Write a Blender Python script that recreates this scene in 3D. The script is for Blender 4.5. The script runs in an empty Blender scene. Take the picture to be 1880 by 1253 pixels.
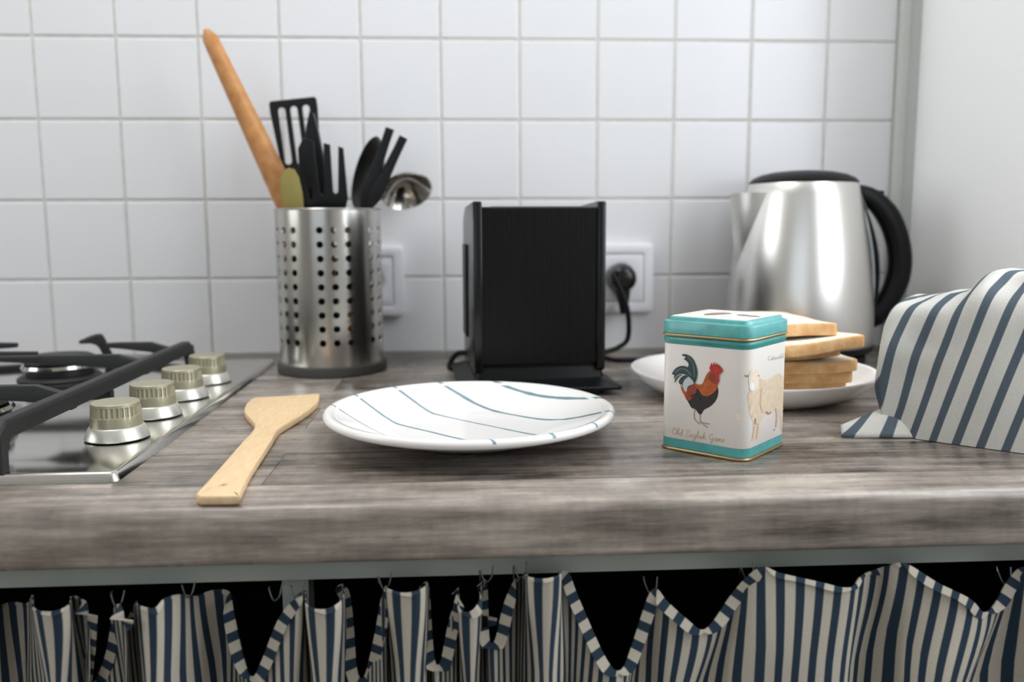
import bpy, bmesh, math, random
from mathutils import Vector, Matrix
import numpy as np

random.seed(4)
SC = bpy.context.scene
COL = SC.collection

# ------------------------------------------------------------------ camera
# counter top is z = 0, tiled wall is the plane y = 0, x runs along the counter (metres)
CX, CY, CZ = 0.0245, -1.1415, 0.170
YAW, PITCH, ROLL, FPX = 0.0565, 0.1323, -0.0049, 1598.7
_fw = np.array([math.sin(YAW)*math.cos(PITCH), math.cos(YAW)*math.cos(PITCH), -math.sin(PITCH)])
_r0 = np.array([math.cos(YAW), -math.sin(YAW), 0.0])
_u0 = np.cross(_r0, _fw)
_R = math.cos(ROLL)*_r0 + math.sin(ROLL)*_u0
_U = -math.sin(ROLL)*_r0 + math.cos(ROLL)*_u0
_C = np.array([CX, CY, CZ])
cd = bpy.data.cameras.new('camera'); cam = bpy.data.objects.new('camera', cd); COL.objects.link(cam)
cd.sensor_width = 36.0; cd.lens = FPX/1880.0*36.0
cam.matrix_world = Matrix(((_R[0], _U[0], -_fw[0], CX), (_R[1], _U[1], -_fw[1], CY), (_R[2], _U[2], -_fw[2], CZ), (0, 0, 0, 1)))
cd.clip_start = 0.01
cd.dof.use_dof = True; cd.dof.focus_distance = 0.665; cd.dof.aperture_fstop = 4.2
SC.camera = cam

# ------------------------------------------------------------------ world, lights, exposure
w = bpy.data.worlds.new('world'); SC.world = w; w.use_nodes = True
w.node_tree.nodes['Background'].inputs[0].default_value = (0.80, 0.90, 1.0, 1)
w.node_tree.nodes['Background'].inputs[1].default_value = 1.0

def area(name, loc, target, sx, sy, power, col):
    l = bpy.data.lights.new(name, 'AREA'); l.shape = 'RECTANGLE'; l.size = sx; l.size_y = sy
    l.energy = power; l.color = col
    o = bpy.data.objects.new(name, l); COL.objects.link(o); o.location = loc
    d = Vector(target) - Vector(loc)
    o.rotation_euler = d.to_track_quat('-Z', 'Y').to_euler()
    return o
area('window_light_right', (0.72, -0.70, 0.78), (-1.0, -0.70, 0.78), 0.70, 1.36, 15, (0.92, 0.96, 1.0))
area('fill_light_room', (-0.9, -3.08, 0.75), (-0.9, 0, 0.75), 1.7, 1.5, 1.6, (1.0, 0.97, 0.93))  # added fill behind the viewer, also a bright reflection for the steel
area('fill_light_left', (-1.96, -0.80, 0.80), (0.6, -0.80, 0.80), 0.9, 1.2, 13, (0.97, 0.98, 1.0))  # added light to brighten the right wall, no known window on this side
area('ceiling_lamp_light', (-0.5, -0.52, 1.60), (-0.4, -0.52, 0), 0.9, 0.6, 9.5, (1.0, 0.97, 0.93))

vs = SC.view_settings
vs.view_transform = 'Standard'; vs.look = 'None'; vs.gamma = 1.0; vs.use_curve_mapping = False
vs.exposure = 0.0
try:
    SC.cycles.max_bounces = 8; SC.cycles.diffuse_bounces = 4; SC.cycles.glossy_bounces = 4; SC.cycles.transmission_bounces = 2
    SC.cycles.caustics_reflective = False; SC.cycles.caustics_refractive = False
except AttributeError: pass

# ------------------------------------------------------------------ helpers
def _ray(px, py):
    return _fw + _R*(px-940.0)/FPX - _U*(py-626.5)/FPX
def on_z(px, py, z=0.0):
    d = _ray(px, py); t = (z-_C[2])/d[2]; return _C + d*t
def on_y(px, py, y):
    d = _ray(px, py); t = (y-_C[1])/d[1]; return _C + d*t

def srgb(r, g, b):
    def f(c):
        c /= 255.0
        return c/12.92 if c <= 0.04045 else ((c+0.055)/1.055)**2.4
    return (f(r), f(g), f(b), 1.0)

MATS = {}
def mat(name, col=(0.8, 0.8, 0.8, 1), rough=0.5, metal=0.0, noise=0.0, nscale=60.0, bump=0.0, bscale=200.0, stretch=(1, 1, 1), spec=0.5, trans=0.0, coat=0.0, aniso=0.0, rvar=0.0, col2=None, sss=0.0):
    if name in MATS: return MATS[name]
    m = bpy.data.materials.new(name); m.use_nodes = True; MATS[name] = m
    nt = m.node_tree; b = nt.nodes['Principled BSDF']
    b.inputs['Base Color'].default_value = col; b.inputs['Roughness'].default_value = rough
    b.inputs['Metallic'].default_value = metal; b.inputs['Specular IOR Level'].default_value = spec
    b.inputs['Transmission Weight'].default_value = trans; b.inputs['Coat Weight'].default_value = coat
    b.inputs['Anisotropic'].default_value = aniso
    if sss:
        b.inputs['Subsurface Weight'].default_value = sss; b.inputs['Subsurface Radius'].default_value = (0.004, 0.003, 0.002)
    tc = nt.nodes.new('ShaderNodeTexCoord'); mp = nt.nodes.new('ShaderNodeMapping')
    mp.inputs['Scale'].default_value = stretch
    nt.links.new(tc.outputs['Object'], mp.inputs['Vector'])
    if noise > 0 or rvar > 0 or col2:
        n = nt.nodes.new('ShaderNodeTexNoise'); n.inputs['Scale'].default_value = nscale; n.inputs['Detail'].default_value = 5
        nt.links.new(mp.outputs[0], n.inputs['Vector'])
        mx = nt.nodes.new('ShaderNodeMix'); mx.data_type = 'RGBA'
        c2 = col2 or tuple(c*(1-noise) for c in col[:3])+(1,)
        mx.inputs[6].default_value = col; mx.inputs[7].default_value = c2
        rp = nt.nodes.new('ShaderNodeMapRange'); rp.inputs[1].default_value = 0.32; rp.inputs[2].default_value = 0.68
        nt.links.new(n.outputs['Fac'], rp.inputs[0]); nt.links.new(rp.outputs[0], mx.inputs[0])
        nt.links.new(mx.outputs[2], b.inputs['Base Color'])
        if rvar:
            rr = nt.nodes.new('ShaderNodeMapRange'); rr.inputs[3].default_value = rough-rvar; rr.inputs[4].default_value = rough+rvar
            nt.links.new(n.outputs['Fac'], rr.inputs[0]); nt.links.new(rr.outputs[0], b.inputs['Roughness'])
    if bump > 0:
        n2 = nt.nodes.new('ShaderNodeTexNoise'); n2.inputs['Scale'].default_value = bscale; n2.inputs['Detail'].default_value = 4
        nt.links.new(mp.outputs[0], n2.inputs['Vector'])
        bp = nt.nodes.new('ShaderNodeBump'); bp.inputs['Strength'].default_value = bump; bp.inputs['Distance'].default_value = 0.001
        nt.links.new(n2.outputs['Fac'], bp.inputs['Height']); nt.links.new(bp.outputs[0], b.inputs['Normal'])
    return m

def stripe_mat(name, base, dark, period, frac, axis_u=0, edge=None, weave=0.5):
    """woven cloth with stripes running across UV.x (metres)"""
    m = bpy.data.materials.new(name); m.use_nodes = True; MATS[name] = m
    nt = m.node_tree; b = nt.nodes['Principled BSDF']; b.inputs['Roughness'].default_value = 0.95
    b.inputs['Specular IOR Level'].default_value = 0.15
    uv = nt.nodes.new('ShaderNodeUVMap'); sp = nt.nodes.new('ShaderNodeSeparateXYZ'); nt.links.new(uv.outputs[0], sp.inputs[0])
    dv = nt.nodes.new('ShaderNodeMath'); dv.operation = 'DIVIDE'; dv.inputs[1].default_value = period
    nt.links.new(sp.outputs[0], dv.inputs[0])
    fr = nt.nodes.new('ShaderNodeMath'); fr.operation = 'FRACT'; nt.links.new(dv.outputs[0], fr.inputs[0])
    tri = nt.nodes.new('ShaderNodeMath'); tri.operation = 'PINGPONG'; tri.inputs[1].default_value = 0.5
    nt.links.new(fr.outputs[0], tri.inputs[0])
    mr = nt.nodes.new('ShaderNodeMapRange'); mr.inputs[1].default_value = frac/2-0.02; mr.inputs[2].default_value = frac/2+0.02
    mr.inputs[3].default_value = 1; mr.inputs[4].default_value = 0
    nt.links.new(tri.outputs[0], mr.inputs[0])
    nz = nt.nodes.new('ShaderNodeTexNoise'); nz.inputs['Scale'].default_value = 900; nt.links.new(uv.outputs[0], nz.inputs['Vector'])
    mx = nt.nodes.new('ShaderNodeMix'); mx.data_type = 'RGBA'; mx.inputs[6].default_value = base; mx.inputs[7].default_value = dark
    nt.links.new(mr.outputs[0], mx.inputs[0])
    m2 = nt.nodes.new('ShaderNodeMix'); m2.data_type = 'RGBA'; m2.blend_type = 'MULTIPLY'; m2.inputs[0].default_value = 0.35
    nt.links.new(mx.outputs[2], m2.inputs[6]); nt.links.new(nz.outputs['Fac'], m2.inputs[7])
    nt.links.new(m2.outputs[2], b.inputs['Base Color'])
    wv = nt.nodes.new('ShaderNodeTexNoise'); wv.inputs['Scale'].default_value = 2500; nt.links.new(uv.outputs[0], wv.inputs['Vector'])
    bp = nt.nodes.new('ShaderNodeBump'); bp.inputs['Strength'].default_value = weave; bp.inputs['Distance'].default_value = 0.0004
    nt.links.new(wv.outputs['Fac'], bp.inputs['Height']); nt.links.new(bp.outputs[0], b.inputs['Normal'])
    return m

def tag(o, label=None, cat=None, group=None, kind=None):
    if label: o['label'] = label
    if cat: o['category'] = cat
    if group: o['group'] = group
    if kind: o['kind'] = kind
    return o
def empty(name, loc, rz=0.0):
    o = bpy.data.objects.new(name, None); COL.objects.link(o); o.location = loc; o.rotation_euler = (0, 0, rz)
    o.empty_display_size = 0.02
    return o
def link(name, me, m, parent=None, loc=None, rot=None):
    o = bpy.data.objects.new(name, me); COL.objects.link(o)
    if m is not None and not me.materials:
        for k in (m if isinstance(m, (list, tuple)) else [m]): me.materials.append(k)
    if parent: o.parent = parent
    if loc is not None: o.location = loc
    if rot is not None: o.rotation_euler = rot
    return o
def finish(bm, name, m, parent=None, smooth=40, loc=None, rot=None, recalc=True):
    if recalc: bmesh.ops.recalc_face_normals(bm, faces=bm.faces)
    me = bpy.data.meshes.new(name); bm.to_mesh(me); bm.free()
    if smooth:
        for p in me.polygons: p.use_smooth = True
        if smooth < 180: me.set_sharp_from_angle(angle=math.radians(smooth))
    return link(name, me, m, parent, loc, rot)

def bm_box(bm, x0, x1, y0, y1, z0, z1, bev=0.0, seg=2, mi=0):
    vs_ = [bm.verts.new(p) for p in ((x0, y0, z0), (x1, y0, z0), (x1, y1, z0), (x0, y1, z0), (x0, y0, z1), (x1, y0, z1), (x1, y1, z1), (x0, y1, z1))]
    fs = [bm.faces.new([vs_[i] for i in q]) for q in ((3, 2, 1, 0), (4, 5, 6, 7), (0, 1, 5, 4), (1, 2, 6, 5), (2, 3, 7, 6), (3, 0, 4, 7))]
    for f in fs: f.material_index = mi
    if bev > 0:
        es = list({e for f in fs for e in f.edges})
        bmesh.ops.bevel(bm, geom=es, offset=bev, segments=seg, profile=0.5, affect='EDGES')
def box(name, x0, x1, y0, y1, z0, z1, m, parent=None, bev=0.0, seg=2, smooth=40, loc=None, rot=None):
    bm = bmesh.new(); bm_box(bm, x0, x1, y0, y1, z0, z1, bev, seg)
    o = finish(bm, name, m, parent, smooth if bev else 0, loc, rot)
    if bev: wn_ = o.modifiers.new('normals', 'WEIGHTED_NORMAL'); wn_.keep_sharp = True
    return o
def bm_lathe(bm, prof, n=64, cx=0, cy=0, a0=0.0, a1=2*math.pi, mi=0):
    full = abs(a1-a0-2*math.pi) < 1e-6
    rings = []
    for r, z in prof:
        if r < 1e-7: rings.append([bm.verts.new((cx, cy, z))])
        else: rings.append([bm.verts.new((cx+r*math.cos(a0+(a1-a0)*k/n), cy+r*math.sin(a0+(a1-a0)*k/n), z)) for k in range(n if full else n+1)])
    for A, B in zip(rings, rings[1:]):
        m_ = n
        for k in range(m_):
            k2 = (k+1) % n if full else k+1
            if len(A) == 1 and len(B) == 1: continue
            if len(A) == 1: f = bm.faces.new((A[0], B[k], B[k2]))
            elif len(B) == 1: f = bm.faces.new((A[k], B[0], A[k2]))
            else: f = bm.faces.new((A[k], B[k], B[k2], A[k2]))
            f.material_index = mi
def lathe(name, prof, m, parent=None, n=64, smooth=40, loc=None, rot=None):
    bm = bmesh.new(); bm_lathe(bm, prof, n)
    return finish(bm, name, m, parent, smooth, loc, rot)
def catmull(pts, k=8, closed=False):
    P = [np.array(p, float) for p in pts]; out = []
    n = len(P)
    rng = range(n if closed else n-1)
    for i in rng:
        p1, p2 = P[i], P[(i+1) % n]
        p0 = P[i-1] if (i > 0 or closed) else 2*p1-p2
        p3 = P[(i+2) % n] if (i+2 < n or closed) else 2*p2-p1
        for j in range(k):
            t = j/k
            out.append(0.5*((2*p1)+(-p0+p2)*t+(2*p0-5*p1+4*p2-p3)*t*t+(-p0+3*p1-3*p2+p3)*t**3))
    if not closed: out.append(P[-1])
    return out
def bm_tube(bm, path, radii, n=12, ref=(0, 1, 0), squash=1.0, mi=0, power=1.0):
    """tube along path; section half-size radii[i] in the bending plane, times squash along ref"""
    P = [np.array(p, float) for p in path]; ref = np.array(ref, float); rings = []
    for i, p in enumerate(P):
        t = P[min(i+1, len(P)-1)]-P[max(i-1, 0)]; t /= np.linalg.norm(t)+1e-12
        a = np.cross(t, ref); 
        if np.linalg.norm(a) < 1e-6: a = np.cross(t, (1, 0, 0.3))
        a /= np.linalg.norm(a); b = np.cross(a, t)
        r = radii[i] if hasattr(radii, '__len__') else radii
        ring = []
        for k in range(n):
            an = 2*math.pi*k/n; c, s = math.cos(an), math.sin(an)
            c = math.copysign(abs(c)**power, c); s = math.copysign(abs(s)**power, s)
            ring.append(bm.verts.new(p+a*r*c+b*r*squash*s))
        rings.append(ring)
    for A, B in zip(rings, rings[1:]):
        for k in range(n):
            f = bm.faces.new((A[k], A[(k+1) % n], B[(k+1) % n], B[k])); f.material_index = mi
    f = bm.faces.new(rings[0][::-1]); f.material_index = mi
    f = bm.faces.new(rings[-1]); f.material_index = mi
def tube(name, path, radii, m, parent=None, n=12, ref=(0, 1, 0), squash=1.0, smooth=50, power=1.0):
    bm = bmesh.new(); bm_tube(bm, path, radii, n, ref, squash, power=power)
    return finish(bm, name, m, parent, smooth)
def bm_prism(bm, outer, z0, z1, holes=(), frame=None, bev=0.0):
    """flat plate from an outline (list of 2D points) with holes, extruded z0..z1, mapped through frame(p3)->world"""
    loops = [list(outer)]+[list(h) for h in holes]
    es = []
    for L in loops:
        vv = [bm.verts.new((p[0], p[1], z0)) for p in L]
        for a, b in zip(vv, vv[1:]+vv[:1]): es.append(bm.edges.new((a, b)))
    r = bmesh.ops.triangle_fill(bm, edges=es, use_beauty=True, use_dissolve=False)
    fs = [f for f in r['geom'] if isinstance(f, bmesh.types.BMFace)]
    ex = bmesh.ops.extrude_face_region(bm, geom=fs)
    vv = [v for v in ex['geom'] if isinstance(v, bmesh.types.BMVert)]
    for v in vv: v.co.z = z1
    bmesh.ops.recalc_face_normals(bm, faces=bm.faces)
    if bev:
        sh = [e for e in bm.edges if len(e.link_faces) == 2 and e.calc_face_angle() > 0.9 and abs(e.verts[0].co.z-e.verts[1].co.z) < 1e-6]
        bmesh.ops.bevel(bm, geom=sh, offset=bev, segments=2, profile=0.5, affect='EDGES')
    if frame:
        for v in bm.verts: v.co = Vector(frame(v.co))
def prism(name, outer, z0, z1, m, parent=None, holes=(), frame=None, bev=0.0, smooth=40, loc=None, rot=None):
    bm = bmesh.new(); bm_prism(bm, outer, z0, z1, holes, frame, bev)
    return finish(bm, name, m, parent, smooth, loc, rot)
def circle2(cx, cy, r, n=16, ry=None):
    return [(cx+r*math.cos(2*math.pi*k/n), cy+(ry or r)*math.sin(2*math.pi*k/n)) for k in range(n)]
def rrect(cx, cy, hx, hy, r, n=5):
    out = []
    for sx, sy, a in ((1, 1, 0), (-1, 1, 90), (-1, -1, 180), (1, -1, 270)):
        for k in range(n+1):
            t = math.radians(a+90*k/n)
            out.append((cx+sx*(hx-r)+r*math.cos(t), cy+sy*(hy-r)+r*math.sin(t)))
    return out

# ------------------------------------------------------------------ materials
M_TILE = mat('glazed_white_tile', srgb(226, 226, 228), 0.22, noise=0.02, nscale=6)
M_GROUT = mat('grey_grout', srgb(213, 212, 206), 0.9, noise=0.12, nscale=90)
M_PAINT = mat('white_wall_paint', srgb(247, 248, 249), 0.7, bump=0.15, bscale=160)
M_CEIL = mat('ceiling_paint', srgb(235, 233, 228), 0.9, noise=0.02)
M_ROOM = mat('room_wall_paint', srgb(200, 196, 188), 0.9, noise=0.03)
M_FLOOR = mat('floor_boards', srgb(120, 100, 80), 0.5, noise=0.3, nscale=8, stretch=(1, 12, 1))
M_TRIM = mat('trim_grey', srgb(196, 199, 193), 0.5, noise=0.03)
M_TRIM2 = mat('trim_light', srgb(205, 206, 203), 0.6, noise=0.03)
M_STEEL = mat('brushed_steel', srgb(188, 185, 180), 0.22, 1.0, noise=0.04, nscale=14, stretch=(60, 60, 0.3), rvar=0.02)
M_STEEL_H = mat('hob_steel', srgb(214, 210, 204), 0.12, 1.0, noise=0.05, nscale=20, stretch=(1, 30, 1), rvar=0.03)
M_KETTLE = mat('kettle_steel', srgb(230, 228, 224), 0.31, 1.0, noise=0.03, nscale=14, stretch=(60, 60, 0.3), rvar=0.02)
M_CHROME = mat('polished_steel', srgb(190, 186, 180), 0.12, 1.0, noise=0.05)
M_BLACKPL = mat('black_plastic', srgb(7, 8, 9), 0.42, noise=0.1, spec=0.22)
M_BLACKGL = mat('black_gloss_plastic', srgb(9, 10, 11), 0.24, noise=0.1, spec=0.4)
M_NYLON = mat('black_nylon', srgb(8, 10, 11), 0.40, noise=0.15, spec=0.32)
M_RUBBER = mat('dark_grey_rubber', srgb(70, 70, 68), 0.7, noise=0.1)
M_IRON = mat('cast_iron_enamel', srgb(24, 26, 27), 0.5, noise=0.25, nscale=300, bump=0.25, bscale=700)
M_KNOB = mat('champagne_satin', srgb(178, 174, 148), 0.38, 0.55, noise=0.04)
M_KNOB2 = mat('satin_silver', srgb(214, 213, 203), 0.32, 0.6, noise=0.03)
M_PLATE = mat('white_glazed_ceramic', srgb(238, 236, 234), 0.16, noise=0.015, nscale=20)
M_BOARD = mat('cabinet_rail_grey', srgb(182, 188, 180), 0.5, noise=0.04)
M_INNERSHADE = mat('cupboard_shade', srgb(40, 34, 30), 0.8, noise=0.2)  # dark colour stands in for the shade inside the cupboard
M_SOCKET = mat('socket_white_plastic', srgb(236, 236, 240), 0.3, noise=0.01)
M_OLIVE = mat('olive_silicone', srgb(140, 128, 66), 0.5, noise=0.06)
M_PINK = None

def wood_mat(name, c1, c2, scale=6.0, stretch=(1, 1, 14), rough=0.5):
    m = bpy.data.materials.new(name); m.use_nodes = True; MATS[name] = m
    nt = m.node_tree; b = nt.nodes['Principled BSDF']; b.inputs['Roughness'].default_value = rough
    tc = nt.nodes.new('ShaderNodeTexCoord'); mp = nt.nodes.new('ShaderNodeMapping'); mp.inputs['Scale'].default_value = stretch
    nt.links.new(tc.outputs['Object'], mp.inputs[0])
    n = nt.nodes.new('ShaderNodeTexNoise'); n.inputs['Scale'].default_value = scale; n.inputs['Detail'].default_value = 6
    nt.links.new(mp.outputs[0], n.inputs[0])
    cr = nt.nodes.new('ShaderNodeValToRGB'); cr.color_ramp.elements[0].position = 0.3; cr.color_ramp.elements[1].position = 0.7
    cr.color_ramp.elements[0].color = c1; cr.color_ramp.elements[1].color = c2
    nt.links.new(n.outputs['Fac'], cr.inputs[0]); nt.links.new(cr.outputs[0], b.inputs['Base Color'])
    bp = nt.nodes.new('ShaderNodeBump'); bp.inputs['Strength'].default_value = 0.15; bp.inputs['Distance'].default_value = 0.0005
    nt.links.new(n.outputs['Fac'], bp.inputs['Height']); nt.links.new(bp.outputs[0], b.inputs['Normal'])
    return m
M_BEECH = wood_mat('beech_wood', srgb(222, 188, 142), srgb(234, 206, 166), 9, (60, 6, 20))
M_PIN = wood_mat('rolling_pin_wood', srgb(178, 118, 62), srgb(204, 148, 90), 8, (10, 10, 10))

def counter_mat():
    m = bpy.data.materials.new('grey_wood_laminate'); m.use_nodes = True
    nt = m.node_tree; b = nt.nodes['Principled BSDF']; N = nt.nodes.new; L = nt.links.new
    tc = N('ShaderNodeTexCoord'); sp = N('ShaderNodeSeparateXYZ'); L(tc.outputs['Object'], sp.inputs[0])
    ad = N('ShaderNodeMath'); ad.operation = 'ADD'; L(sp.outputs[1], ad.inputs[0]); L(sp.outputs[2], ad.inputs[1])
    sx_ = N('ShaderNodeMath'); sx_.operation = 'ADD'; sx_.inputs[1].default_value = 0.11; L(sp.outputs[0], sx_.inputs[0])
    cb = N('ShaderNodeCombineXYZ'); L(sx_.outputs[0], cb.inputs[0]); L(ad.outputs[0], cb.inputs[1])
    br = N('ShaderNodeTexBrick'); L(cb.outputs[0], br.inputs['Vector'])
    br.inputs['Scale'].default_value = 1.0; br.inputs['Brick Width'].default_value = 0.95; br.inputs['Row Height'].default_value = 0.082
    br.inputs['Mortar Size'].default_value = 0.0009; br.inputs['Mortar Smooth'].default_value = 0.6
    br.inputs['Color1'].default_value = (0, 0, 0, 1); br.inputs['Color2'].default_value = (1, 1, 1, 1); br.inputs['Mortar'].default_value = (0.5, 0.5, 0.5, 1)
    br.offset = 0.37
    def noise(scale, st, det=6, rough=0.6):
        mp = N('ShaderNodeMapping'); mp.inputs['Scale'].default_value = st; L(cb.outputs[0], mp.inputs[0])
        # shift the grain from plank to plank
        sh = N('ShaderNodeVectorMath'); sh.operation = 'MULTIPLY_ADD'; L(br.outputs['Color'], sh.inputs[0]); sh.inputs[1].default_value = (3.1, 1.7, 0); L(mp.outputs[0], sh.inputs[2])
        n = N('ShaderNodeTexNoise'); n.inputs['Scale'].default_value = scale; n.inputs['Detail'].default_value = det; n.inputs['Roughness'].default_value = rough
        L(sh.outputs[0], n.inputs[0]); return n
    n1 = noise(3.0, (2.2, 26, 1), 8, 0.68)    # long grain
    n2 = noise(5.0, (2.0, 5, 1), 5, 0.6)      # blotches
    n3 = noise(16.0, (9, 2.2, 1), 3, 0.5)    # cross saw marks
    n4 = noise(9.0, (3, 60, 1), 6, 0.7)       # fine grain
    cr = N('ShaderNodeValToRGB'); e = cr.color_ramp.elements
    e[0].position = 0.36; e[0].color = srgb(56, 50, 46); e[1].position = 0.68; e[1].color = srgb(196, 186, 174)
    k = e.new(0.45); k.color = srgb(108, 99, 92); k2 = e.new(0.56); k2.color = srgb(152, 142, 133)
    def mth(op, a, bb):
        q = N('ShaderNodeMath'); q.operation = op
        for i, s in enumerate((a, bb)):
            if hasattr(s, 'is_linked'): L(s, q.inputs[i])
            else: q.inputs[i].default_value = s
        return q.outputs[0]
    s = mth('ADD', mth('MULTIPLY', n1.outputs['Fac'], 0.46), mth('MULTIPLY', n2.outputs['Fac'], 0.40))
    s = mth('ADD', s, mth('MULTIPLY', n4.outputs['Fac'], 0.20))
    s = mth('ADD', s, mth('MULTIPLY', n3.outputs['Fac'], 0.07))
    sepc = N('ShaderNodeSeparateColor'); L(br.outputs['Color'], sepc.inputs[0])
    s = mth('ADD', s, mth('MULTIPLY', mth('SUBTRACT', sepc.outputs[0], 0.5), 0.10))
    s = mth('SUBTRACT', s, 0.07)
    # knots
    vo = N('ShaderNodeTexVoronoi'); mpk = N('ShaderNodeMapping'); mpk.inputs['Scale'].default_value = (3.0, 7.0, 1); L(cb.outputs[0], mpk.inputs[0]); L(mpk.outputs[0], vo.inputs['Vector']); vo.inputs['Scale'].default_value = 1.3
    kn = N('ShaderNodeMapRange'); kn.inputs[1].default_value = 0.03; kn.inputs[2].default_value = 0.12; kn.inputs[3].default_value = -0.16; kn.inputs[4].default_value = 0.0; L(vo.outputs['Distance'], kn.inputs[0])
    s = mth('ADD', s, kn.outputs[0])
    L(s, cr.inputs[0])
    mo = N('ShaderNodeMix'); mo.data_type = 'RGBA'; mo.blend_type = 'MULTIPLY'; mo.inputs[7].default_value = srgb(150, 140, 132)
    L(mth('MULTIPLY', br.outputs['Fac'], 0.7), mo.inputs[0]); L(cr.outputs[0], mo.inputs[6]); L(mo.outputs[2], b.inputs['Base Color'])
    rr = N('ShaderNodeMapRange'); rr.inputs[3].default_value = 0.17; rr.inputs[4].default_value = 0.36; L(n2.outputs['Fac'], rr.inputs[0]); L(rr.outputs[0], b.inputs['Roughness'])
    bp = N('ShaderNodeBump'); bp.inputs['Strength'].default_value = 0.18; bp.inputs['Distance'].default_value = 0.0004
    L(n1.outputs['Fac'], bp.inputs['Height']); L(bp.outputs[0], b.inputs['Normal'])
    return m
M_COUNTER = counter_mat()

# ------------------------------------------------------------------ room shell
XR = 0.62            # right-hand wall
XL, YB, ZF, ZC = -1.9, -3.2, -0.90, 1.65
TIL = 0.1
wall = box('wall_back', XL-0.1, XR+0.1, 0.0015, 0.12, ZF, ZC, M_GROUT); tag(wall, 'wall of square white glazed tiles behind the counter', kind='structure')
tw = 0.0966
bmt = bmesh.new(); bm_box(bmt, -tw/2, tw/2, 0.0, 0.008, -tw/2, tw/2, 0.0014, 2)
tile_me = finish(bmt, 'tile', M_TILE, wall, 0); first = tile_me
tile_mesh = first.data
cols = range(-13, 11)
ZOFF = 0.0032
used = False
for c in cols:
    for r in range(0, 8):
        if c == 10: continue
        x = (c-5)*TIL+TIL/2; z = ZOFF+TIL*(r+0.5)
        if r == 0: continue
        if not used: o = first; used = True
        else:
            o = bpy.data.objects.new('tile', tile_mesh); COL.objects.link(o); o.parent = wall
        o.location = (x, 0, z)
        o.rotation_euler = (random.uniform(-.002, .002), 0, random.uniform(-.0025, .0025))
bmt = bmesh.new(); bm_box(bmt, -tw/2, tw/2, 0.0, 0.008, -tw/2+0.0005, tw/2, 0.0014, 2)
low = finish(bmt, 'tile', M_TILE, wall, 0); low_mesh = low.data
for i, c in enumerate(range(-13, 10)):
    o = low if i == 0 else link('tile', low_mesh, None, wall)
    o.location = ((c-5)*TIL+TIL/2, 0, ZOFF+TIL*0.5)
tw2 = 0.0895
bmt = bmesh.new(); bm_box(bmt, -tw2/2, tw2/2, 0.0, 0.008, -tw/2, tw/2, 0.0014, 2)
cut = finish(bmt, 'tile', M_TILE, wall, 0)
for i, r in enumerate(range(0, 8)):
    o = cut if i == 0 else link('tile', cut.data, None, wall)
    o.location = (0.5017+tw2/2, 0, ZOFF+TIL*(r+0.5))

# corner trim and right wall with the window opening
tr = box('trim_1', 0.5922, 0.6030, -0.012, 0.002, 0.0, ZC, M_TRIM, bev=0.002); tag(tr, 'grey tile edge strip in the wall corner', kind='structure')
tr2 = box('trim_2', 0.6045, XR, -0.006, 0.002, 0.0, ZC, M_TRIM2, bev=0.001); tag(tr2, 'pale jamb strip beside the tile edge', kind='structure')
WY0, WY1, WZ0, WZ1 = -1.07, -0.33, 0.10, 1.46
bmw = bmesh.new()
bm_box(bmw, XR, XR+0.14, WY1, 0.0, ZF, ZC)
bm_box(bmw, XR, XR+0.14, YB, WY0, ZF, ZC)
bm_box(bmw, XR, XR+0.14, WY0, WY1, ZF, WZ0)
bm_box(bmw, XR, XR+0.14, WY0, WY1, WZ1, ZC)
wr = finish(bmw, 'wall_right', M_PAINT, None, 0); tag(wr, 'plain white painted wall beside the kettle', kind='structure')
bmw = bmesh.new()
for (a, b_, c, d) in ((WY0, WY0+0.05, WZ0, WZ1), (WY1-0.05, WY1, WZ0, WZ1), (WY0, WY1, WZ0, WZ0+0.05), (WY0, WY1, WZ1-0.05, WZ1), (-0.72, -0.68, WZ0, WZ1)):
    bm_box(bmw, XR+0.03, XR+0.08, a, b_, c, d, 0.003)
wn = finish(bmw, 'window_1', M_PAINT, None, 40); tag(wn, 'white window frame in the right wall', kind='structure')
bmw = bmesh.new()
for (a, b_, c, d_) in ((-0.33, 0.0, ZF, ZC), (YB, -1.27, ZF, ZC), (-1.27, -0.33, ZF, 0.18), (-1.27, -0.33, 1.42, ZC)): bm_box(bmw, XL-0.1, XL, a, b_, c, d_)
o = finish(bmw, 'wall_left', M_ROOM, None, 0); tag(o, 'plain wall at the left end of the room', kind='structure')
bmw = bmesh.new()
for (a, b_, c, d_) in ((-1.27, -1.22, .18, 1.42), (-0.38, -0.33, .18, 1.42), (-1.27, -0.33, .18, .23), (-1.27, -0.33, 1.37, 1.42), (-0.82, -0.78, .18, 1.42)): bm_box(bmw, XL-.05, XL-.01, a, b_, c, d_, .003)
wn2 = finish(bmw, 'fill_light_frame', M_PAINT, None, 40); tag(wn2, 'white window frame added around the left fill light', kind='structure')  # made-up frame that goes with the added left light
bmw = bmesh.new()
bm_box(bmw, XL, -1.8, YB-0.1, YB, ZF, ZC); bm_box(bmw, 0.0, XR, YB-0.1, YB, ZF, ZC)
bm_box(bmw, -1.8, 0.0, YB-0.1, YB, ZF, 0.0); bm_box(bmw, -1.8, 0.0, YB-0.1, YB, 1.5, ZC)
o = finish(bmw, 'wall_front', M_ROOM, None, 0); tag(o, 'plain wall behind the viewer', kind='structure')
o = box('floor', XL, XR, YB, 0.0, ZF-0.05, ZF, M_FLOOR); tag(o, 'brown boarded kitchen floor', kind='structure')
o = box('ceiling', XL, XR, YB, 0.0, ZC, ZC+0.05, M_CEIL); tag(o, 'plain white ceiling', kind='structure')

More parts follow.
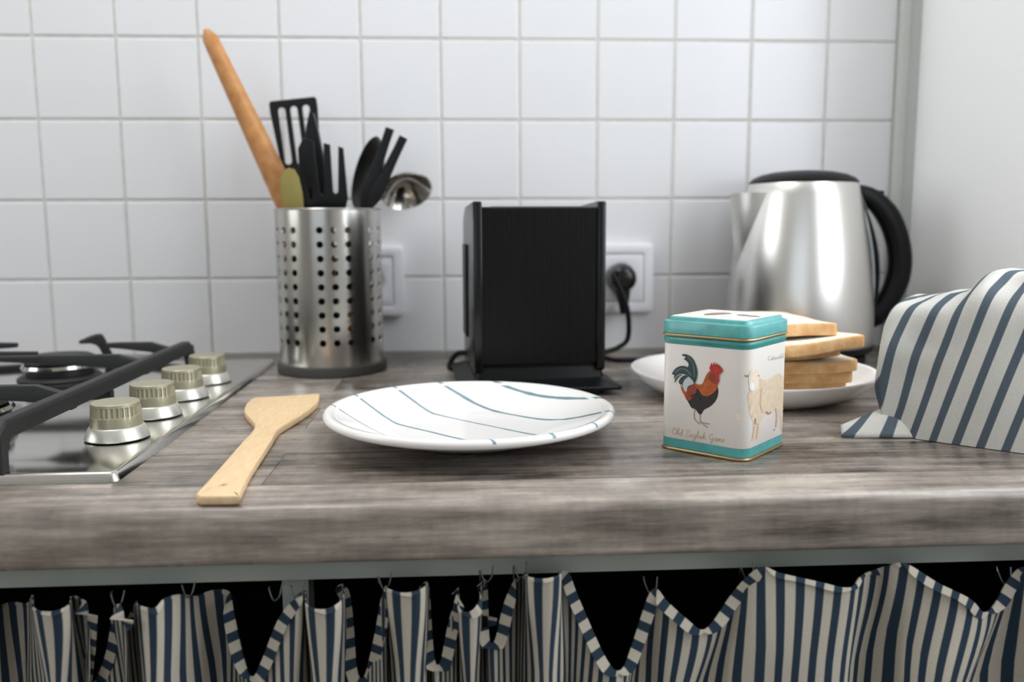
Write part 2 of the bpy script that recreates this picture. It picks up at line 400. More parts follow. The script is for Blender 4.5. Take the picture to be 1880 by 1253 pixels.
# ------------------------------------------------------------------ worktop
CD, CT = 0.62, 0.038
CXL = -1.25
def worktop():
    prof = [(0.0, 0.0)]
    rt, rb = 0.0085, 0.005
    for k in range(9):
        a = math.pi/2*k/8; prof.append((-CD+rt-rt*math.sin(a), -rt+rt*math.cos(a)))
    for k in range(6):
        a = math.pi/2*k/5; prof.append((-CD+rb-rb*math.cos(a), -CT+rb-rb*math.sin(a)))
    prof.append((0.0, -CT))
    bm = bmesh.new()
    A = [bm.verts.new((CXL, y, z)) for y, z in prof]; B = [bm.verts.new((XR-0.0005, y, z)) for y, z in prof]
    n = len(prof)
    for k in range(n): bm.faces.new((A[k], A[(k+1) % n], B[(k+1) % n], B[k]))
    bm.faces.new(A[::-1]); bm.faces.new(B)
    o = finish(bm, 'worktop', M_COUNTER, None, 40)
    tag(o, 'long grey-brown wood-effect worktop with a rounded front edge', 'worktop')
worktop()
sl = box('trim_3', CXL, 0.592, -0.004, 0.0, 0.0, 0.0045, mat('sealant_grey', srgb(150, 148, 142), 0.6, noise=0.05)); tag(sl, 'thin grey sealant line between worktop and tiles', kind='structure')

# cupboard frame below
fr = empty('cupboard_frame', (0, -0.3, ZF)); tag(fr, 'grey open cupboard frame under the worktop, behind the curtain', 'cupboard')
def fpart(name, *a, **k):
    o = box(name, *a, parent=fr, **k); o.location = (0, 0.3, -ZF); return o
fpart('rail', CXL, XR-0.001, -0.590, -0.574, -0.0600, -0.0385, M_BOARD, bev=0.001)
up = on_y(545, 1080, -0.57)
fpart('upright', up[0]-0.009, up[0]+0.009, -0.575, -0.555, ZF+0.001, -0.0605, M_BOARD, bev=0.001)
fpart('side_panel', CXL+0.001, CXL+0.02, -0.57, -0.02, ZF+0.001, -0.0605, M_INNERSHADE, bev=0.001)  # inner panels added in the shade colour to keep the interior dark
fpart('side_panel', XR-0.02, XR-0.002, -0.57, -0.02, ZF+0.001, -0.0605, M_INNERSHADE, bev=0.001)
fpart('back_panel', CXL, XR-0.002, -0.016, -0.004, ZF+0.001, -0.0605, M_INNERSHADE)
fpart('shelf', CXL+0.021, XR-0.021, -0.50, -0.017, -0.42, -0.40, M_INNERSHADE)

# ------------------------------------------------------------------ curtain
M_CURT = stripe_mat('curtain_stripe', srgb(214, 206, 190), srgb(52, 68, 84), 0.0128, 0.47)
CURT = [(-60,1100,-2),(-20,1120,-1.5),(20,1105,-2.5),(50,1108,-2.2),(60,1092,-1),(63,1118,.6),(95,1124,1.2),(126,1112,.8),(132,1094,-.8),(150,1100,-.3),(161,1115,0),(160,1180,-.3),(154,1262,-1),(174,1252,-.8),(195,1200,-.6),(207,1130,-.5),(215,1110,.2),(225,1118,.8),(229,1150,.6),(238,1130,-1),(250,1105,-.8),(255,1112,.6),(285,1118,1.2),(300,1100,.8),(330,1092,0),(360,1095,-1),(385,1085,-1.5),(420,1085,-1.5),(428,1120,-1),(445,1200,-.5),(462,1245,0),(480,1215,0),(510,1140,0),(535,1105,0),(555,1095,.2),(562,1085,-.8),(563,1112,1),(595,1120,1.5),(625,1105,1.2),(632,1082,-.5),(628,1072,-1.2),(640,1085,-1.2),(648,1140,-.8),(655,1230,-.3),(668,1245,-.2),(685,1180,0),(698,1110,0),(706,1082,.3),(708,1075,-.5),(712,1082,1.0),(745,1090,1.5),(778,1080,1.2),(784,1068,-.5),(788,1085,-1),(792,1150,-.5),(798,1215,.2),(808,1218,.2),(822,1150,0),(835,1105,.3),(842,1078,-.6),(843,1118,.9),(862,1125,1.2),(880,1105,1),(884,1075,-.5),(893,1065,-1),(896,1120,-.4),(898,1175,.2),(908,1178,.2),(925,1110,0),(945,1065,-.5),(955,1058,-1.2),(965,1052,-.5),(970,1060,1.2),(1000,1064,1.8),(1028,1056,1.4),(1030,1048,-.3),(1045,1052,-.6),(1055,1080,-.4),(1080,1140,0),(1110,1205,.5),(1130,1232,.8),(1145,1225,.6),(1165,1170,.2),(1190,1095,0),(1205,1080,0),(1225,1105,.2),(1270,1145,.4),(1290,1158,.4),(1310,1140,.2),(1340,1095,0),(1370,1060,.3),(1400,1040,.6),(1430,1052,.9),(1500,1068,1.2),(1560,1080,1),(1580,1058,.3),(1610,1045,-.4),(1640,1036,.5),(1665,1036,.8),(1720,1070,1),(1780,1100,1),(1805,1125,.6),(1825,1110,0),(1850,1065,-.3),(1880,1040,0),(1930,1060,1),(1980,1050,0)]
def curtain():
    YC = -0.609
    pts = []
    for px, py, d in CURT:
        p = on_y(px, py, YC-d*(0.0125 if d > 0 or px > 1040 else 0.021)); pts.append(p)
    lo = 0.012
    # carry the curtain on at both sides with the same kind of folds
    left = []; x = pts[0][0]
    k = 0
    while x > CXL+0.06:
        x -= 0.014; k += 1
        left.append(np.array([x, YC-0.011*math.sin(k*1.9)-0.003*math.sin(k*.7), -0.068-0.018*abs(math.sin(k*0.55))]))
    pts = left[::-1]+pts
    right = []; x = pts[-1][0]; k = 0
    while x < XR-0.03:
        x += 0.014; k += 1
        right.append(np.array([x, YC-0.009*math.sin(k*1.3), -0.068-0.018*abs(math.sin(k*0.6))]))
    pts = pts+right
    S = np.array(catmull(pts, 9))
    seg = np.linalg.norm(np.diff(S, axis=0), axis=1); u0 = np.concatenate([[0], np.cumsum(seg)])
    n = int(u0[-1]/0.0022)
    u = np.linspace(0, u0[-1], n)
    S = np.stack([np.interp(u, u0, S[:, k]) for k in range(3)], axis=1)     # even spacing along the cloth
    def blur(A, w):
        k = max(1, int(w/0.0022)); pad = np.pad(A, ((k, k), (0, 0)), mode='edge')
        return np.array([pad[q:q+2*k+1].mean(axis=0) for q in range(len(A))])
    S = blur(S, 0.0022)
    low = blur(S, 0.030); mid = blur(S, 0.009)
    # below the edge the sagging spans lean back under the hook on their left and overlap the next span
    an_t = [on_y(q, 1090, YC)[0] for q in (-3000, 1050, 1132, 1200, 1290, 1400, 1570, 1650, 1808, 1885, 1960, 4000)]
    an_b = [on_y(q, 1090, YC)[0] for q in (-3000, 1050, 1098, 1200, 1250, 1400, 1550, 1650, 1742, 1885, 1925, 4000)]
    an_y = [0, 0, -.007, 0, -.005, 0, -.004, 0, -.009, 0, -.008, 0]
    an_y2 = [0, 0, .004, 0, .003, 0, .003, 0, .005, 0, .004, 0]
    ext = [on_y(q, 1090, YC)[0] for q in (1140, 1298, 1578, 1818)]
    drops = [0, .002, .005, .009, .014, .020, .028, .038, .050, .066, .09, .13, .20, .32, .50, .70]
    bm = bmesh.new(); uvl = bm.loops.layers.uv.new('UVMap'); G = []
    for i in range(n):
        colv = []
        for dr in drops:
            z = max(S[i, 2]-dr, -0.80)
            b = min(1, dr/.075); b = b*b*(3-2*b)
            lx = low[i, 0] if S[i, 0] < an_t[1] else mid[i, 0]
            x = S[i, 0]*(1-b)+np.interp(lx, an_t, an_b)*b
            c = min(1, dr/.05)
            y = S[i, 1]*(1-c*.55)+mid[i, 1]*c*.55 + 0.0030*math.sin(u[i]*75+dr*20)*c + 0.004*math.sin(u[i]*31)*c
            y += np.interp(S[i, 0], an_t, an_y)*b
            for e_ in ext:
                if e_-.004 < S[i, 0] < e_+.03: y += .011*b*math.sin(math.pi*min(1, max(0, (S[i, 0]-e_+.004)/.034)))
            colv.append(bm.verts.new((x, min(y, -0.5935) if z > -0.062 else y, z)))
        G.append(colv)
    for i in range(n-1):
        for j in range(len(drops)-1):
            f = bm.faces.new((G[i][j], G[i+1][j], G[i+1][j+1], G[i][j+1]))
            for lp, (a, b_) in zip(f.loops, ((i, j), (i+1, j), (i+1, j+1), (i, j+1))): lp[uvl].uv = (u[a], drops[b_])
            f.smooth = True
    me = bpy.data.meshes.new('curtain'); bm.to_mesh(me); bm.free()
    root = link('striped_curtain', me, M_CURT)
    md = root.modifiers.new('thickness', 'SOLIDIFY'); md.thickness = 0.0007; md.offset = 0
    tag(root, 'blue and cream striped gathered curtain hanging below the worktop', 'curtain')
    # turned hem along the top edge, folded outwards where the edge sags
    bm = bmesh.new(); uvl = bm.loops.layers.uv.new('UVMap'); A = []
    for i in range(n):
        t = S[min(i+3, n-1)]-S[max(i-3, 0)]; L_ = np.linalg.norm(t)+1e-9
        nx = np.array([t[2], 0, -t[0]])/L_
        if nx[2] > 0: nx = -nx
        st = abs(t[2])/L_
        wd = 0.0015+0.0055*min(1, st*1.3)
        p = S[i]+np.array([0, -0.0006, 0.0002])
        if p[2] > -0.062: p[1] = min(p[1], -0.5945)
        q = p+nx*wd+np.array([0, -0.0022*min(1, st*1.5)-.0004, 0])
        A.append((bm.verts.new(p), bm.verts.new(q)))
    for i in range(n-1):
        f = bm.faces.new((A[i][0], A[i+1][0], A[i+1][1], A[i][1]))
        for lp, uu in zip(f.loops, ((u[i], 0), (u[i+1], 0), (u[i+1], .01), (u[i], .01))): lp[uvl].uv = uu
    me = bpy.data.meshes.new('hem'); bm.to_mesh(me); bm.free()
    h = link('hem', me, M_CURT, root); md = h.modifiers.new('thickness', 'SOLIDIFY'); md.thickness = 0.0006; md.offset = 0
    # wire hooks
    M_WIRE = mat('hook_wire', srgb(120, 124, 124), 0.35, 0.8, noise=0.05)
    for px, py in ((215, 1112), (345, 1094), (545, 1097), (706, 1078), (893, 1066), (955, 1058), (1195, 1086), (1372, 1060), (1845, 1068), (1205-700, 1140-40)):
        c = on_y(px, py, YC+0.006)
        path = [(c[0]-0.004, c[1]+0.004, -0.0600), (c[0]-0.004, c[1]+0.002, c[2]+0.006), (c[0]-0.001, c[1], c[2]-0.001), (c[0]+0.003, c[1]-0.001, c[2]+0.002), (c[0]+0.0045, c[1]+0.002, c[2]+0.009)]
        tube('hook', catmull(path, 6), 0.0005, M_WIRE, root, 6)
curtain()

# ------------------------------------------------------------------ striped dinner plate
def stripe_plate_mat():
    m = bpy.data.materials.new('glazed_plate_stripes'); m.use_nodes = True
    nt = m.node_tree; b = nt.nodes['Principled BSDF']; N = nt.nodes.new; L = nt.links.new
    b.inputs['Roughness'].default_value = 0.14
    tc = N('ShaderNodeTexCoord'); sp = N('ShaderNodeSeparateXYZ'); L(tc.outputs['Object'], sp.inputs[0])
    nz = N('ShaderNodeTexNoise'); nz.inputs['Scale'].default_value = 9; L(tc.outputs['Object'], nz.inputs[0])
    def mth(op, a, bb=0.0):
        q = N('ShaderNodeMath'); q.operation = op
        for i, s in enumerate((a, bb)):
            if hasattr(s, 'is_linked'): L(s, q.inputs[i])
            else: q.inputs[i].default_value = s
        return q.outputs[0]
    s = mth('ADD', mth('MULTIPLY', sp.outputs[0], 0.7071), mth('MULTIPLY', sp.outputs[1], 0.7071))
    t = mth('SUBTRACT', mth('MULTIPLY', sp.outputs[0], 0.7071), mth('MULTIPLY', sp.outputs[1], 0.7071))
    s = mth('ADD', s, mth('MULTIPLY', mth('SUBTRACT', nz.outputs['Fac'], 0.5), 0.006))
    tot = None
    for off, wd in ((0.095, 0.0030), (0.058, 0.0027), (0.016, 0.0021), (-0.030, 0.0025), (-0.070, 0.0018)):
        d = mth('ABSOLUTE', mth('SUBTRACT', s, off))
        wv = N('ShaderNodeTexNoise'); wv.noise_dimensions = '1D'; wv.inputs['Scale'].default_value = 28; L(mth('ADD', t, off*7), wv.inputs['W'])
        hw = mth('MULTIPLY', mth('ADD', mth('MULTIPLY', wv.outputs['Fac'], 0.9), 0.25), wd)
        e = mth('DIVIDE', mth('SUBTRACT', hw, d), 0.0004)
        q = N('ShaderNodeClamp'); L(e, q.inputs[0])
        tot = q.outputs[0] if tot is None else mth('MAXIMUM', tot, q.outputs[0])
    up = N('ShaderNodeMapRange'); up.inputs[1].default_value = 0.0022; up.inputs[2].default_value = 0.0026; L(sp.outputs[2], up.inputs[0])
    geo = N('ShaderNodeNewGeometry'); gs = N('ShaderNodeSeparateXYZ'); L(geo.outputs['Normal'], gs.inputs[0])
    gu = N('ShaderNodeMapRange'); gu.inputs[1].default_value = 0.0; gu.inputs[2].default_value = 0.2; L(gs.outputs[2], gu.inputs[0])
    tot = mth('MULTIPLY', mth('MULTIPLY', tot, gu.outputs[0]), 0.9)
    mx = N('ShaderNodeMix'); mx.data_type = 'RGBA'; mx.inputs[6].default_value = srgb(240, 238, 236); mx.inputs[7].default_value = srgb(98, 134, 146)
    L(tot, mx.inputs[0]); L(mx.outputs[2], b.inputs['Base Color'])
    return m
PL = empty('dinner_plate', (0.0293, -0.451, 0.0)); tag(PL, 'large white plate with five thin teal stripes in front of the toaster', 'plate')
prof = [(0, .0035), (.045, .0032), (.050, .0006), (.0535, .0), (.057, .0012), (.066, .0042), (.085, .0095), (.102, .0150), (.112, .0180), (.1152, .0195), (.1166, .0218), (.1160, .0242), (.1140, .0255), (.1115, .0254), (.1085, .0243), (.104, .0225), (.092, .0178), (.078, .0122), (.068, .0090), (.062, .0078), (.05, .0073), (.02, .0070), (0, .0070)]
lathe('body', prof, stripe_plate_mat(), PL, 96, 60)
# raised edge line just inside the lip
lathe('rim_line', [(.1060, .0233), (.1072, .0243), (.1086, .0247), (.1080, .0240), (.1066, .0234)], M_PLATE, PL, 96, 60)

# ------------------------------------------------------------------ wooden turner
pts = [(360, 906.4), (395, 868), (425, 834), (448, 808), (462, 793), (467.7, 781), (461, 770), (451, 760), (448.2, 752), (452, 742), (460, 734), (467.7, 729.9), (586.5, 722.9), (586, 728), (582.4, 737.9), (569.4, 750), (549.5, 763.8), (529.5, 775.8), (513.5, 786), (505, 796), (499.6, 805.7), (486, 826), (471.7, 847.6), (457.7, 869.5), (439.7, 905.4), (434, 910), (366, 911)]
TH = 0.0065
W = [on_z(a, b, TH) for a, b in pts]
sc0 = np.mean([[p[0], p[1]] for p in W], axis=0)
outl = [(p[0]-sc0[0], p[1]-sc0[1]) for p in W]
oc = catmull([(a, b, 0) for a, b in outl[:12]], 4)
oc2 = catmull([(a, b, 0) for a, b in outl[12:]], 4)
outl = [(p[0], p[1]) for p in oc]+[(p[0], p[1]) for p in oc2]
hp = on_z(408, 889.5, TH); hole = circle2(hp[0]-sc0[0], hp[1]-sc0[1], 0.0028, 14)
o = prism('wooden_turner', outl, 0.0004, TH, M_BEECH, None, [hole], None, 0.0011, 50, (sc0[0], sc0[1], 0))
tag(o, 'pale wooden turner lying on the worktop beside the hob', 'spatula')

# ------------------------------------------------------------------ hob
HX0, HX1, HY0, HY1 = -0.800, -0.2085, -0.560, -0.052
HOB = empty('gas_hob', ((HX0+HX1)/2, (HY0+HY1)/2, 0)); tag(HOB, 'stainless steel gas hob set into the worktop at left', 'hob')
def hpart(o):
    o.parent = HOB; o.location = Vector(o.location)-HOB.location; return o
def hob_plate():
    loops = [(0.0, 0.0002), (0.0007, 0.0020), (0.0024, 0.0054), (0.0032, 0.0061), (0.0042, 0.0063), (0.0060, 0.0063), (0.0075, 0.0060), (0.040, 0.0060)]
    bm = bmesh.new(); R = []
    for ins, z in loops:
        R.append([bm.verts.new((a, b, z)) for a, b in rrect((HX0+HX1)/2, (HY0+HY1)/2, (HX1-HX0)/2-ins, (HY1-HY0)/2-ins, max(0.006-ins*.1, .003), 4)])
    for A, B in zip(R, R[1:]):
        n = len(A)
        for k in range(n): bm.faces.new((A[k], A[(k+1) % n], B[(k+1) % n], B[k]))
    bm.faces.new(R[-1]); bm.faces.new(R[0][::-1])
    return finish(bm, 'steel_plate', M_STEEL_H, None, 30)
hpart(hob_plate())
HZ = 0.0060
# knobs
KN = [(187, 818), (265, 774), (328, 739), (374, 708)]
ky = [-0.4806, -0.3993, -0.3180, -0.2340]
def knob_mesh():
    bm = bmesh.new()
    n = 120; r0, r1 = 0.0192, 0.0182
    prof_ = [(0.0193, .0105), (0.0191, .0140, ), (0.01885, .0185), (0.0186, .0190), (0.01835, .0258), (0.0182, .0264), (0.0180, .0285), (0.0174, .0292), (0.010, .0296), (0, .0297)]
    rings = []
    for i, (r, z) in enumerate(prof_):
        if r == 0: rings.append([bm.verts.new((0, 0, z))]); continue
        ring = []
        for k in range(n):
            rr = r
            if i in (3, 4) and (k % 4) in (1, 2): rr -= 0.0009
            ring.append(bm.verts.new((rr*math.cos(2*math.pi*k/n), rr*math.sin(2*math.pi*k/n), z)))
        rings.append(ring)
    for A, B in zip(rings, rings[1:]):
        for k in range(n):
            if len(B) == 1: bm.faces.new((A[k], A[(k+1) % n], B[0]))
            else: bm.faces.new((A[k], A[(k+1) % n], B[(k+1) % n], B[k]))
    return bm
kb = None
for i, y in enumerate(ky):
    kx = -0.2475; cy = y+0.0238
    if i == 0:
        cap = finish(knob_mesh(), 'knob', M_KNOB, HOB, 30)
        bms = bmesh.new(); bm_lathe(bms, [(0, .0008), (.0236, .0008), (.0240, .0014), (.0238, .0022), (.0205, .0098), (.0198, .0106), (.0188, .0108), (0, .0108)], 64)
        sk = finish(bms, 'knob_skirt', M_KNOB2, cap, 40)
        kb = (cap.data, sk.data)
    else:
        cap = link('knob', kb[0], None, HOB); sk = link('knob_skirt', kb[1], None, cap)
    cap.location = Vector((kx, cy, HZ))-HOB.location
    cap.rotation_euler = (0, 0, 0.3*i)
# burners
def burner(cx, cy, s):
    b0 = lathe('burner', [(0, 0), (.042*s, 0), (.043*s, .0015), (.040*s, .004), (.034*s, .005), (.034*s, .0105), (.0, .0105)], M_IRON, HOB, 48)
    b0.location = Vector((cx, cy, HZ))-HOB.location
    lathe('burner_ring', [(.030*s, .0106), (.037*s, .0110), (.0385*s, .0135), (.037*s, .0165), (.033*s, .0178), (0, .018)], M_CHROME, b0, 48)
    lathe('burner_cap', [(0, .0181), (.035*s, .0181), (.0365*s, .0205), (.0355*s, .0235), (.032*s, .0252), (.015*s, .0258), (0, .026)], M_IRON, b0, 48)
for cx, cy, s in ((-0.418, -0.170, 1.0), (-0.405, -0.410, 1.35), (-0.670, -0.170, .85), (-0.670, -0.405, 1.1)): burner(cx, cy, s)
# pan supports: a frame bar each side, fingers reaching in over the burners
GT = 0.041
def grate(x0, x1, lab):
    ya, yb = -0.549, -0.138
    bm = bmesh.new(); h = 0.0135; w_ = 0.0058
    def bar(path, wa=w_, ha=h):
        P = [np.array(p, float) for p in path]
        rings = []
        for i, p in enumerate(P):
            t = P[min(i+1, len(P)-1)]-P[max(i-1, 0)]; t[2] = 0 if abs(t[0])+abs(t[1]) > 1e-6 else t[2]
            t /= np.linalg.norm(t); sd = np.cross((0, 0, 1), t) if abs(t[2]) < .9 else np.array([1., 0, 0])
            hw = (wa[i] if hasattr(wa, '__len__') else wa); hh = (ha[i] if hasattr(ha, '__len__') else ha)
            rings.append([bm.verts.new(q) for q in (p-sd*hw*.72, p+sd*hw*.72, p+sd*hw-np.array([0, 0, hh*.22]), p+sd*hw*1.0-np.array([0, 0, hh]), p-sd*hw*1.0-np.array([0, 0, hh]), p-sd*hw-np.array([0, 0, hh*.22]))])
        for A, B in zip(rings, rings[1:]):
            for k in range(6): bm.faces.new((A[k], A[(k+1) % 6], B[(k+1) % 6], B[k]))
        bm.faces.new(rings[0][::-1]); bm.faces.new(rings[-1])
    for x in (x0, x1):
        sgn = 1 if x == x1 else -1
        bar([(x, ya-.006, GT-.006), (x, ya+.004, GT), (x, yb-.004, GT), (x, yb+.006, GT-.006)])
        # feet
        for yy, s in ((ya+.004, -1), (yb, 1)):
            b = [bm.verts.new(p) for p in ((x-.0055, yy, GT-.010), (x+.0055, yy, GT-.010), (x+.0055, yy+s*.008, GT-.005), (x-.0055, yy+s*.008, GT-.005), (x-.005+sgn*.002, yy+s*.004, HZ), (x+.005+sgn*.002, yy+s*.004, HZ), (x+.005+sgn*.002, yy+s*.013, HZ), (x-.005+sgn*.002, yy+s*.013, HZ))]
            for q in ((0, 1, 2, 3), (4, 5, 6, 7), (0, 1, 5, 4), (1, 2, 6, 5), (2, 3, 7, 6), (3, 0, 4, 7)): bm.faces.new([b[i] for i in q])
    # low cross ties
    for yy in (ya+.012, (ya+yb)/2-.01): bar([(x0, yy, GT-.016), (x1, yy, GT-.016)], .0045, .008)
    def finger(x, sx, yy, ln, fat=1.0):
        bar([(x, yy, GT-.005), (x+sx*.014, yy, GT-.001), (x+sx*.028, yy, GT+.0035), (x+sx*(ln*.55+.02), yy, GT+.0035), (x+sx*ln, yy, GT+.0030)], [.0052*fat, .0052*fat, .0045*fat, .0040*fat, .0028], [.012, .015*fat, .014*fat, .0085*fat, .005])
    k_ = (x1-x0)/.2605
    finger(x1, -1, -.262, .150*k_); finger(x1, -1, -.430, .125*k_); finger(x1, -1, -.170, .076*k_, .8)
    finger(x0, 1, -.232, .140*k_); finger(x0, 1, -.160, .085*k_, .8); finger(x0, 1, -.430, .085*k_)
    # horn rising from the back of the hob over the rear burner
    hx = x0+.146*k_
    bar([(hx+.004, -.066, HZ+.004), (hx+.002, -.074, .022), (hx-.001, -.083, .040), (hx-.002, -.088, .0445), (hx-.004, -.104, .0440), (hx-.007, -.126, .0415)], [.005, .005, .005, .005, .0042, .003], [.004, .012, .014, .014, .009, .004])
    bar([(x0, yb+.004, .012), (hx, -.070, .012), (x1, yb+.004, .012)], .004, .006)
    o = finish(bm, 'pan_support', M_IRON, None, 35)
    o.modifiers.new('round', 'BEVEL').width = 0.0012
    o.modifiers['round'].segments = 2; o.modifiers['round'].limit_method = 'ANGLE'
    tag(o, lab, 'pan support')
grate(-0.552, -0.2905, 'black cast-iron pan support on the hob, next to the knobs')
grate(-0.790, -0.568, 'black cast-iron pan support on the hob, farther from the knobs')

# ------------------------------------------------------------------ utensil pot
PX, PY = -0.1310, -0.1050
POT = empty('utensil_holder', (PX, PY, 0)); tag(POT, 'perforated brushed steel utensil pot on a dark grey base', 'utensil holder')
def pot_body():
    R0, z0, z1 = 0.0605, 0.0115, 0.1885
    dz = 0.01575; zr0 = 0.0395-dz/2
    bm = bmesh.new(); NS = 24; q = 4; NT = NS*q
    cache = {}
    def V(a, z):
        key = (round((a % 360.0), 3) % 360.0, round(z, 6))
        if key not in cache:
            t = math.radians(key[0]); cache[key] = bm.verts.new((R0*math.cos(t), R0*math.sin(t), z))
        return cache[key]
    def P2(sl, fx, fz): return V(START+15.0*sl+15.0*fx, zr0+dz*fz)
    START = -90.0-1.0-7.5
    per = [(-.5, -.5), (-.25, -.5), (0, -.5), (.25, -.5), (.5, -.5), (.5, -.25), (.5, 0), (.5, .25), (.5, .5), (.25, .5), (0, .5), (-.25, .5), (-.5, .5), (-.5, .25), (-.5, 0), (-.5, -.25)]
    for s in range(NS):
        hol = (s % 4) != 3
        for r in range(9):
            if hol:
                big = [P2(s, a+.5, r+b+.5) for a, b in per]
                sm = []
                for a, b in per:
                    an = math.atan2(b, a); sm.append(P2(s, .5+.242*math.cos(an), r+.5+.242*math.sin(an)))
                for k in range(16): bm.faces.new((big[k], big[(k+1) % 16], sm[(k+1) % 16], sm[k]))
            else:
                for i in range(4):
                    for j in range(4):
                        bm.faces.new((P2(s, i/4, r+j/4), P2(s, (i+1)/4, r+j/4), P2(s, (i+1)/4, r+(j+1)/4), P2(s, i/4, r+(j+1)/4)))
    for s in range(NS):
        for i in range(4):
            a0, a1 = START+15*s+3.75*i, START+15*s+3.75*(i+1)
            for za, zb in ((z0, zr0), (zr0+9*dz, z1)):
                bm.faces.new((V(a0, za), V(a1, za), V(a1, zb), V(a0, zb)))
    o = finish(bm, 'body', M_STEEL, POT, 60)
    md = o.modifiers.new('sheet', 'SOLIDIFY'); md.thickness = 0.0009; md.offset = -1; es = o.modifiers.new('split', 'EDGE_SPLIT'); es.split_angle = 0.6
pot_body()
lathe('rim', [(.0594, .1880), (.0606, .1878), (.0612, .1888), (.0606, .1898), (.0596, .1894)], M_STEEL, POT, 96, 60)
lathe('base', [(0, 0), (.0625, 0), (.0640, .0015), (.0645, .0090), (.0640, .0112), (.0625, .0118), (.0575, .0118), (.0570, .0060), (0, .0055)], M_RUBBER, POT, 80, 40)

def ident(p): return p
def leaning(origin, top, tw=0.0):
    """frame: local y runs from origin to top, local x sideways (towards +x), local z to the viewer"""
    o = np.array(origin, float); t = np.array(top, float)-o; Lg = np.linalg.norm(t); t /= Lg
    toward = np.array([math.sin(tw), -math.cos(tw), 0.0])
    sx = np.cross(t, -toward); sx = np.cross(toward, t)*-1
    sx /= np.linalg.norm(sx)
    if sx[0]*math.cos(tw)+sx[1]*math.sin(tw) < 0: sx = -sx
    nz = np.cross(sx, t)
    return (lambda p: o+sx*p[0]+t*p[1]+nz*p[2]), Lg
FL = 0.0075   # inside bottom of the pot
# rolling pin
def pin():
    a = np.array([PX+0.0246, PY+0.028, FL+.016]); tip = on_y(378, 54, -0.095)
    ax = tip-a; Lg = np.linalg.norm(ax); N_ = 40; path = []; rad = []
    for k in range(N_+1):
        t = k/N_; path.append(a+ax*t)
        r = 0.0166-0.0080*max(0, (t-0.30)/0.70)**1.15
        if t < .3: r = 0.0166-0.0065*((.3-t)/.3)**1.3
        end = min(t, 1-t)*Lg
        if end < .006: r *= math.sqrt(max(.12, 1-((.006-end)/.006)**2))
        rad.append(r)
    o = tube('rolling_pin', path, rad, M_PIN, None, 28)
    tag(o, 'tapered wooden rolling pin leaning left out of the utensil pot', 'rolling pin')
pin()
def spatula_like(name, label, cat, org, top, headpts, holes, handle_w, head_h, mt, th=0.0035, tw=0.0, bend=None):
    root = empty(name, (org[0], org[1], org[2])); tag(root, label, cat)
    F, Lg = leaning(org, top, tw)
    def FF(p):
        x, y, z = p
        if bend and y > Lg-head_h: z = z+bend*((y-(Lg-head_h))/head_h)**2
        return F((x, y, z))-np.array(org)
    head = [(a, Lg-head_h+b) for a, b in headpts]; hl = [[(a, Lg-head_h+b) for a, b in h] for h in holes]
    bm = bmesh.new(); bm_prism(bm, head, -th/2, th/2, hl, FF, 0.0008)
    finish(bm, 'head', mt, root, 40)
    P = [FF((0, 0.0, 0)), FF((0, (Lg-head_h)*.5, 0)), FF((0, Lg-head_h+.004, 0))]
    tube('handle', P, [handle_w, handle_w*.9, handle_w*.75], mt, root, 10)
    return root
def slot(cx, y0, y1, hw, n=6):
    out = []
    for k in range(n+1): a = math.pi*k/n; out.append((cx+hw*math.cos(a), y1+hw*math.sin(a)))
    for k in range(n+1): a = math.pi+math.pi*k/n; out.append((cx+hw*math.cos(a), y0+hw*math.sin(a)))
    return out
# slotted turner at the back
spatula_like('slotted_turner', 'black slotted turner with a square head, tallest black tool in the pot', 'turner', (PX-0.012, PY+0.032, FL+.004), on_y(537, 182, -0.055),
    [(-.013, 0), (.013, 0), (.024, .025), (.0285, .085), (.0283, .096), (.026, .0985), (-.026, .0985), (-.0283, .096), (-.0285, .085), (-.024, .025)],
    [slot(-.0145, .026, .086, .0041), slot(0.0, .024, .086, .0041), slot(.0145, .026, .086, .0041)], .006, .0985, M_NYLON, .003, 0.0)
# serving fork in front
spatula_like('serving_fork', 'black nylon serving fork with open tines at the front of the pot', 'fork', (PX+.004, PY-.008, FL+.004), on_y(590, 254, -0.142),
    [(-.010, 0), (.012, 0), (.022, .010), (.0255, .022), (.0235, .078), (.0180, .0800), (.0150, .030), (.0120, .0275), (.0095, .030), (.0092, .082), (.0020, .0838), (.0000, .030), (-.0025, .0265), (-.0055, .030), (-.0085, .086), (-.0200, .0900), (-.0262, .078), (-.0270, .025), (-.023, .010)],
    [slot(-.0165, .024, .032, .0028)], .006, .089, M_NYLON, .004, 0.05)
# narrow tool seen edge on, behind the fork
spatula_like('slim_spoon', 'narrow black spoon seen edge-on between turner and fork', 'spoon', (PX-.006, PY+.006, FL+.004), on_y(571, 205, -0.115),
    [(-.006, 0), (.006, 0), (.0105, .03), (.0110, .060), (.0070, .090), (.0030, .110), (-.0010, .112), (-.0060, .095), (-.0100, .060), (-.0100, .03)],
    [], .005, .112, M_NYLON, .012, 0.0)
# olive spatula
spatula_like('silicone_spatula', 'olive green silicone spatula at the left of the pot', 'spatula', (PX-.012, PY-.030, FL+.004), on_y(527, 309, -0.138),
    [(-.0100, 0), (.0110, 0), (.0125, .030), (.0120, .046), (.0080, .0560), (.0020, .0585), (-.0040, .0560), (-.0090, .048), (-.0110, .030)],
    [], .005, .0585, M_OLIVE, .008, 0.15)
